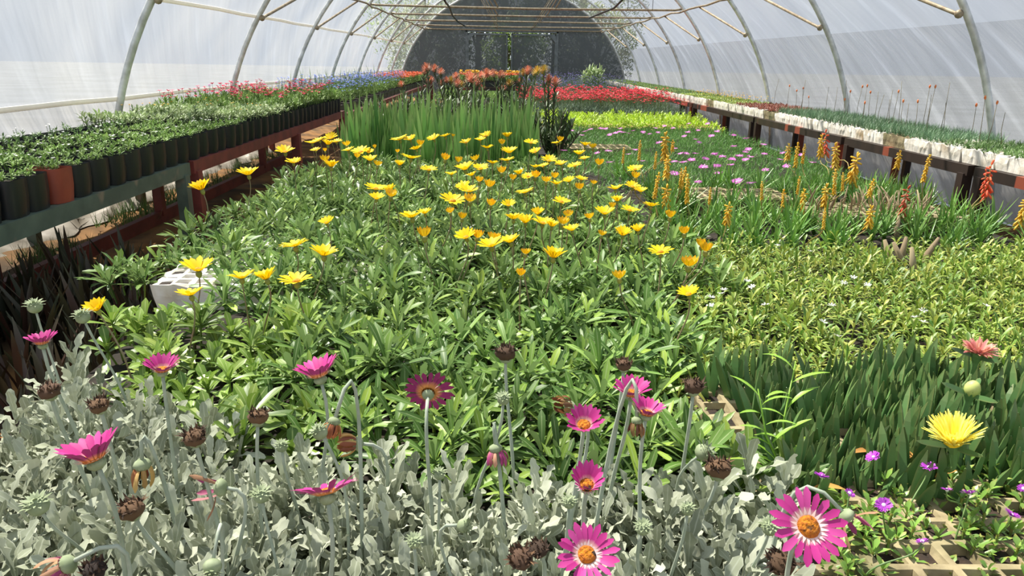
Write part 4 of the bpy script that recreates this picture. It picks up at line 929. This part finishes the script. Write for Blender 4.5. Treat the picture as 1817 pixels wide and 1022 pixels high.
PK = [(930 + float(t.split(',')[0]) / 4.5425, 220 + float(t.split(',')[1]) / 4.5425) for t in Z4.split()] + [(1207 + float(t.split(',')[0]) / 2.979, float(t.split(',')[1]) / 2.979) for t in Z3.split()]
lb = {}
for k, (px, py) in enumerate(PK):
    p = AT(px, py, z=BZ + .125); pl = min(lam, key=lambda o: (o.location.x - p.x) ** 2 + (o.location.y - p.y) ** 2); sc = U(1.1, 1.55)
    q = qn((U(-.3, .1), U(-.35, .1), 1), U(0, 6)); f = obj('flower', PKM[k % 2], pl, p, None, sc, q); obj('disc', PKC, f, p, None, sc, q)
    lb[pl.name] = lb.get(pl.name, 0) + 1
bearers = sorted([o for o in lam if o.name in lb], key=lambda o: (o.location.y, o.location.x))
for k, o in enumerate(bearers):
    o['label'] = 'green ice plant bearing %s, %s of those flowering, counted from the aloes' % (plural(lb[o.name], 'pink flower'), od(k))
# ------------------------------------------------------------------ far blocks of the bed
def block(name, meshes, x0, x1, y0, y1, step, lab, cat, group, fl=None, nfl=0, fz=.1, sc=(.9, 1.2), z=BZ, flname='flowers'):
    k = 0; y = y0; out = []
    while y < y1:
        x = x0 + (step * .5 if k % 2 else 0)
        while x < x1:
            o = obj(name, rnd.choice(meshes), None, (x + U(-.2, .2) * step, y + U(-.2, .2) * step, z), (0, 0, U(0, 6.3)), U(*sc)); tag(o, lab, cat, group); out.append(o)
            if fl: obj(flname, rnd.choice(fl), o, o.location, (0, 0, U(0, 6.3)), U(*sc))
            x += step
        y += step; k += 1
    return out
def bloom(seed, mat, n, R, z0, z1, pr, npet=6, wd=None):
    """loose sprinkling of small open blossoms above one plant"""
    q = random.Random(seed); mb = MB()
    for k in range(n):
        a = q.uniform(0, 6.3); r = R * math.sqrt(q.random()); c = Vector((math.cos(a) * r, math.sin(a) * r, q.uniform(z0, z1)))
        mb.tube([(c.x * .8, c.y * .8, z0 * .3), c], .0012, 3, 1, False)
        for j in range(npet): mb.leaf(c, j * 2 * PI / npet + q.uniform(-.2, .2), q.uniform(.1, .7), pr, wd or pr * .6, .3, 2, .1, 0, strapp)
    return mb.mesh('flowers', [M[mat], M['carp_stem']])
LIM = [small_mesh(s, 'lime', 16, .13, .05, .13, 8, .04, .02, obov, (.1, 1.1), 2) for s in (201, 202)]
GRY = [small_mesh(s, 'grey', 30, .17, .08, .18, 8, .06, .008, taper, (.4, 1.3), 2, False) for s in (203, 204)]
GRN = [small_mesh(s, 'pot_leaf', 24, .16, .05, .16, 8, .045, .014, obov, (.2, 1.2), 2) for s in (205, 206)]
block('cream_flowered_plant', LAMP, .45, 2.35, 7.65, 8.2, .2, 'green ice plant with small cream flowers before the lime green block', 'ice plant', 'cream-flowered ice plants', [bloom(7, 'cream', 9, .11, .09, .12, .012)])
block('lime_leaved_plant', LIM, .42, 2.45, 8.25, 9.95, .2, 'bright lime green leafy plant in the block beyond the pink flowers', 'leafy plant', 'lime green plants')
block('red_flowered_plant', GRY, .42, 2.5, 10.3, 13.0, .25, 'grey-leaved plant topped with red flowers near the far doors', 'flowering plant', 'red-flowered plants', [bloom(s, 'red_fl', 22, .15, .22, .32, .026) for s in (8, 9)], sc=(.9, 1.2))
block('lavender_plant', GRY, .5, 2.5, 13.5, 18.0, .36, 'grey bushy plant with lavender spikes at the far end', 'flowering plant', 'lavender at the far end', [bloom(s, 'lav', 34, .16, .2, .42, .014) for s in (10, 11)], sc=(.95, 1.25))
block('green_bush', GRN, -.95, .3, 9.1, 11.2, .34, 'low green leafy plant behind the pincushion shrubs', 'leafy plant', 'green plants behind the shrubs')
block('green_bush', GRN, -.95, .3, 13.4, 18.6, .42, 'leafy green plant in the far left half of the bed', 'leafy plant', 'green plants at the far end', sc=(1.2, 1.6))
p = AT(1035, 148, Y=16.5); o = obj('leafy_shrub', small_mesh(210, 'pale_leaf', 26, .2, .25, .5, 12, .14, .03, lance, (0, 1.1), 3), None, (2.0, 16.0, BZ), None, 1.25); tag(o, 'pale leafy shrub at the far end of the right bench', 'shrub')
# far table of yellow and orange flowers
tb = bench('low table of yellow and orange flower trays behind the shrubs', 11.5, 12.6, -.62, .36, .60, .05, M['brown_sunpatch_paint'], [(-.6, 11.6, .05, BZ - .02, None), (.34, 11.6, .05, BZ - .02, None), (-.6, 12.5, .05, BZ - .02, None), (.34, 12.5, .05, BZ - .02, None)])
M['yel_fl'] = leafmat('marigold_yellow', ['#f0bf20', '#e8a818', '#f5d040'], rough=.55, transl=.25); M['org_fl'] = leafmat('marigold_orange', ['#e8683a', '#e0522e', '#f08a48'], rough=.55, transl=.25)
def tray_box(w, d, h, mat):
    mb = MB(); t = .006; mb.box((-w / 2, -d / 2, 0), (w / 2, d / 2, .006)); mb.box((-w / 2, -d / 2, 0), (-w / 2 + t, d / 2, h)); mb.box((w / 2 - t, -d / 2, 0), (w / 2, d / 2, h)); mb.box((-w / 2, -d / 2, 0), (w / 2, -d / 2 + t, h)); mb.box((-w / 2, d / 2 - t, 0), (w / 2, d / 2, h)); mb.box((-w / 2 + t, -d / 2 + t, .01), (w / 2 - t, d / 2 - t, h * .85), 1)
    return mb.mesh('black_tray', [mat, M['soil']], False)
BT = tray_box(.30, .40, .075, M['black_plastic'])
def filled(name, loc, me, fol, fl, lab, cat, group, sc=(.9, 1.1), tall=False):
    """a tray of plants: the tray with its own foliage and flowers as parts"""
    o = obj(name, me, None, loc); tag(o, lab, cat, group)
    f = obj('foliage', rnd.choice(fol), o, (loc[0], loc[1], loc[2] + .065), (0, 0, rnd.choice((0, PI))), U(*sc))
    if fl: obj('flowers', rnd.choice(fl), o, (loc[0], loc[1], loc[2] + .065), (0, 0, rnd.choice((0, PI))), U(*sc))
    if tall: t_ = obj('tall_stems', TALL, o, (loc[0], loc[1], loc[2] + .065), (0, 0, rnd.choice((0, PI))), U(.9, 1.3)); t_['kind'] = 'stuff'
    return o
def mat_mesh(seed, mat, w, d, n, z0, z1, L, wid, pit=(.5, 1.4), nl=6, prof=taper, seg=2):
    q = random.Random(seed); mb = MB()
    for k in range(n):
        p = Vector((q.uniform(-w / 2, w / 2), q.uniform(-d / 2, d / 2), q.uniform(z0, z1)))
        for j in range(nl): mb.leaf(p, j * 2.4 + q.uniform(-.6, .6), q.uniform(*pit), L * q.uniform(.6, 1.2), wid * q.uniform(.8, 1.2), q.uniform(-.2, .6), seg, .3, 0, prof)
    return mb.mesh('foliage', M[mat])
def bloom_mat(seed, mat, w, d, n, z0, z1, pr, npet=6, st=True):
    q = random.Random(seed); mb = MB()
    for k in range(n):
        c = Vector((q.uniform(-w / 2, w / 2), q.uniform(-d / 2, d / 2), q.uniform(z0, z1)))
        if st: mb.tube([(c.x, c.y, z0 * .2), c], .0012, 3, 1, False)
        for j in range(npet): mb.leaf(c, j * 2 * PI / npet + q.uniform(-.2, .2), q.uniform(.0, .7), pr, pr * .6, .3, 2, .1, 0, strapp)
    return mb.mesh('flowers', [M[mat], M['carp_stem']])
FY = [mat_mesh(301, 'pot_leaf', .27, .36, 60, .02, .09, .05, .012)]
k = 0
for i, x in enumerate((-.44, -.12, .2)):
    for j, y in enumerate((11.75, 12.25)):
        mt = ['org_fl', 'yel_fl'][j]
        filled('flower_tray', (x, y, .60), BT, FY, [bloom_mat(310 + j, mt, .28, .38, 46, .11, .15, .03)], '%s flower tray on the low table behind the shrubs, %s from left' % ('orange' if j == 0 else 'yellow', od(i)), 'flower tray', 'flower trays on the low table')

# ------------------------------------------------------------------ left bench: potted seedlings
def pot_mesh(mat, r=.058, h=.125):
    mb = MB(); n = 12; b = 0
    mb.tube([(0, 0, 0), (0, 0, h * .5), (0, 0, h)], [r * .9, r * .99, r], n, 0, False)
    mb.tube([(0, 0, h), (0, 0, h - .012)], [r - .002, r - .004], n, 0, False); k = len(mb.v)
    for j in range(n): a = 2 * PI * j / n; mb.v.append(Vector(((r - .003) * math.cos(a), (r - .003) * math.sin(a), h - .012)))
    mb.face(list(range(k, k + n)), None, 1); 
    for v in mb.v:
        q = max(abs(v.x), abs(v.y)); l = math.hypot(v.x, v.y); k = (l / q) ** .6 if q > 1e-6 else 1; v.x *= k; v.y *= k
    return mb.mesh('nursery_pot', [mat, M['soil']])
POT, POTR = pot_mesh(M['black_plastic']), pot_mesh(M['terracotta'])
PL = [small_mesh(s, 'pot_leaf', 9, .055, .015, .05, 9, .026, .010, obov, (.1, 1.1), 3) for s in (401, 402, 403)]
PP = [small_mesh(s, 'pale_leaf', 9, .06, .03, .085, 10, .036, .013, obov, (.1, 1.1), 3) for s in (404, 405)]
PT = [small_mesh(s, 'pot_leaf', 10, .06, .04, .13, 12, .04, .009, lance, (.3, 1.2), 3) for s in (406, 407)]
PSP = [small_mesh(s, 'turf_leaf', 5, .04, .01, .05, 7, .03, .008, lance, (.1, 1.1), 3) for s in (408, 409)]
WB = [bloom(s, 'white', 3, .045, .05, .065, .009, 5) for s in (411, 412, 413)]; YB = [bloom(s, 'yel_fl', 2, .05, .09, .12, .010, 7) for s in (414, 415)]
CB = [bloom(s, 'crimson', 6, .055, .12, .19, .021, 8) for s in (416, 417)]; PB = [bloom(418, 'cream', 2, .05, .13, .17, .014, 7), bloom(419, 'pink', 3, .05, .12, .17, .014, 6)]
npots = [0]
for c in range(6):
    for r in range(41):
        x = LX0 - .045 - c * .138 + U(-.006, .006); y = 2.2 + r * .1385 + U(-.006, .006)
        if y > 7.85: continue
        red = (c == 0 and r == 4)
        o = obj('potted_seedling', POTR if red else POT, None, (x, y, LZ + .001), (U(-.02, .02), U(-.02, .02), U(-.12, .12)), U(.97, 1.03))
        zt = LZ + .112; bb = y + .35 * c * .3
        if bb < 4.9: fol, fl, d = (rnd.choice(PL if c < 4 else PSP), WB if rnd.random() < .38 else None, 'low green seedlings' )
        elif bb < 5.9: fol, fl, d = (rnd.choice(PP), YB if rnd.random() < .3 else None, 'pale green leaves')
        else: fol, fl, d = (rnd.choice(PT), CB if rnd.random() < .55 else (PB if rnd.random() < .5 else None), 'tall dark foliage')
        k_ = U(.62, 1.0) if bb < 4.9 else U(.85, 1.2); obj('foliage', fol, o, (x, y, zt), (0, 0, U(0, 6.3)), k_)
        if fl: f = rnd.choice(fl); obj('flowers', f, o, (x, y, zt), (0, 0, U(0, 6.3)), U(.85, 1.15)); d += {id(WB): ' with white flowers', id(YB): ' with yellow flowers', id(CB): ' with crimson flowers', id(PB): ' with pale flowers'}[id(fl)]
        tag(o, '%s pot of %s, %s along the %s row' % ('terracotta' if red else 'black', d, od(r), ['aisle', 'second', 'third', 'fourth', 'fifth', 'back'][c]), 'potted plant', 'potted seedlings on the left bench')
# trays of blue flowers, then orange, along the far left bench
FB = [mat_mesh(s, 'pot_leaf', .27, .37, 90, .02, .13, .05, .010) for s in (421, 422)]; BB = [bloom_mat(s, 'blue', .28, .38, 42, .13, .26, .018) for s in (423, 424)]
OB = [bloom_mat(425, 'org_fl', .28, .38, 60, .14, .2, .028)]
TALL = mat_mesh(426, 'pale_leaf', .24, .34, 8, .1, .2, .12, .008, (1.1, 1.5), 3)
for r in range(24):
    for c in range(2):
        x, y = LX0 - .19 - c * .40, 8.2 + r * .43
        if r < 14: filled('flower_tray', (x, y, LZ - .03), BT, FB, BB, 'black tray of blue flowers, %s along the %s row of far left bench' % (od(r), ['aisle', 'film-side'][c]), 'flower tray', 'blue flower trays on the left bench', sc=(.95, 1.15), tall=(c == 1 or r % 3 == 0)) if r or c else filled('flower_tray', (x, y, LZ - .03), BT, FB, None, 'black tray of leafy plants beside the last crimson pots', 'flower tray', 'blue flower trays on the left bench')
        else: filled('flower_tray', (x, y, LZ - .03), BT, FB, OB, 'black tray of orange red flowers, %s along the %s row near the net' % (od(r - 14), ['aisle', 'film-side'][c]), 'flower tray', 'orange flower trays at the far end')

# ------------------------------------------------------------------ right bench: polystyrene trays of seedlings
TRN = [tray_mesh(10, 6, .0495, .010, .085, M['poly'], s, .014) for s in (21, 22, 23, 24)]
TRT = tray_mesh(10, 6, .0495, .010, .085, M['poly_old'], 25, .014)
GB_ = [mat_mesh(s, 'blue_leaf', .50, .31, 190, .0, .02, .065, .006, (.7, 1.45), 6) for s in (501, 502)]
GD = [mat_mesh(s, 'turf_leaf', .50, .31, 190, .0, .015, .04, .008, (.3, 1.3), 6) for s in (503, 504)]
GR_ = [mat_mesh(505, 'red_leaf', .50, .31, 150, .0, .03, .035, .012, (.2, 1.2), 6, obov)]
GL_ = [mat_mesh(s, 'ground_cov', .50, .31, 150, .0, .02, .03, .010, (.2, 1.2), 6, obov) for s in (506,)]
YFL = [bloom_mat(507, 'yel_fl', .48, .3, 16, .06, .10, .014)]
tr = []
n = 0; y = 3.0
while y < 19.4:
    i = len(tr); x = (RX0 + RX1) / 2 + .0
    if y < 4.75: fol, d, fl = GD, 'dark green rosettes', None
    elif y < 7.6: fol, d, fl = GB_, 'blue green grassy seedlings', None
    elif y < 8.6: fol, d, fl = GR_, 'bronze red seedlings', None
    elif y < 11.3: fol, d, fl = GL_, 'yellow-flowered seedlings', YFL
    else: fol, d, fl = GD if i % 3 else GL_, 'green seedlings', None
    old = i in (7, 15, 22)
    o = obj('seedling_tray', TRT if old else TRN[i % 4], None, (x + U(-.012, .012), y, RZT + .002), (0, 0, U(-.03, .03))); tr.append(o)
    tag(o, '%s polystyrene tray of %s, %s along the right bench' % ('stained tan' if old else 'white', d, od(i)), 'seedling tray', 'polystyrene trays on the right bench')
    f = obj('foliage', rnd.choice(fol), o, (x, y, RZT + .075), (0, 0, rnd.choice((0, PI))), 1.0)
    if fl: obj('flowers', fl[0], o, (x, y, RZT + .075), (0, 0, rnd.choice((0, PI))), 1.0)
    y += .311
M['poker'] = plain('orange_tip', '#e8894a', '#d86a34', 60, .6); M['thin_stalk'] = plain('thin_stalk', '#7d7458', '#6b6048', 30, .7)
for t in '355,535,1 400,565,1 440,550,1 475,605,1 810,540,1 840,535,1 860,575,1 1035,570,1 1065,630,1 1055,505,0 1230,540,1 1265,540,1 1155,632,1 1355,515,0 1575,608,1 1650,640,1 1520,655,1 735,570,1 700,620,1 825,640,1 290,490,0 455,500,0 710,500,0 1000,555,0 600,540,0 655,545,0 910,570,0 945,590,0 980,620,0 1100,640,0 1240,590,0 1700,700,0 1330,640,0'.split(','.join([' '])) if False else '355,535,1 400,565,1 440,550,1 475,605,1 810,540,1 840,535,1 860,575,1 1035,570,1 1065,630,1 1055,505,0 1230,540,1 1265,540,1 1155,632,1 1355,515,0 1575,608,1 1650,640,1 1520,655,1 735,570,1 700,620,1 825,640,1 290,490,0 455,500,0 710,500,0 1000,555,0 600,540,0 655,545,0 910,570,0 945,590,0 980,620,0 1100,640,0 1240,590,0 1700,700,0 1330,640,0'.split():
    a, b, k = map(float, t.split(',')); p = AT(1300 + a / 3.5145, b / 3.5145, X=U(2.98, 3.2)); pl = min(tr, key=lambda o: abs(o.location.y - p.y)); root = Vector((p.x + U(-.02, .02), p.y + U(-.03, .03), RZT + .08))
    mb = MB(); m_ = root * .5 + p * .5 + Vector((U(-.01, .01), U(-.01, .01), 0)); mb.tube([root, m_, p], [.0022, .0018, .0014], 4)
    s_ = obj('flower_stalk', mb.mesh('flower_stalk', M['thin_stalk']), pl)
    if k: mb = MB(); mb.blob(p, .007, .007, .013, 8, 5, 0, .15); obj('orange_tip', mb.mesh('orange_tip', M['poker']), s_)

# ------------------------------------------------------------------ aisle on the left: shaded spear-leaved plants, grass, film skirt
k = 0
for r in range(9):
    for c in range(7):
        x, y = -1.12 - c * .12 + U(-.03, .03), 1.75 + r * .16 + U(-.04, .04)
        if x < -1.95 or (y > 2.9 and c % 2): continue
        o = obj('spear_leaf_plant', rnd.choice(DARK), None, (x, y, -.0), (0, 0, U(0, 6.3)), U(.8, 1.1)); tag(o, 'dark spear-leaved plant in the shaded aisle beside the left bench', 'leafy plant', 'dark spear-leaved plants in the aisle')
GRS = [mat_mesh(s, 'turf_leaf', .3, .5, 90, 0, .01, .10, .005, (.7, 1.5), 4) for s in (601, 602)]
k = 0
for y in (3.6, 4.5, 5.1, 5.7, 6.6, 7.4):
    tag(obj('grass_tuft', rnd.choice(GRS), None, (-2.2 + U(-.04, .05), y, .03), (0, 0, U(-.15, .15)), U(.8, 1.2)), 'rough green grass under the left bench along the film foot, %s patch' % od(k), 'grass', 'grass under the left bench', 'stuff'); k += 1
M['skirt'] = plain('crumpled_skirt', '#bdb6a8', '#8a8172', 5, .6, bump=.6)
mb = MB()
for j in range(81):
    y = 1.5 + j * .08
    for i in range(5):
        mb.v.append(Vector((-2.50 + .032 * i + .03 * math.sin(j * 1.3 + i), y, .03 + .10 * (1 - i / 4) + .028 * math.sin(j * .9 + i * 1.7) * (i < 4))))
for j in range(80):
    for i in range(4): q = j * 5 + i; mb.face((q, q + 1, q + 6, q + 5))
tag(obj('foot_film', mb.mesh('foot_film', M['skirt'])), 'crumpled whitish film skirt lying along the foot of the left wall', 'plastic sheet')
# loose bare gazania shoots trailing over the white trays
for k, (a, b, c) in enumerate([((420, 660), (430, 590), (460, 568)), ((530, 560), (600, 520), (585, 575)), ((170, 640), (160, 590), (140, 575))]):
    pass
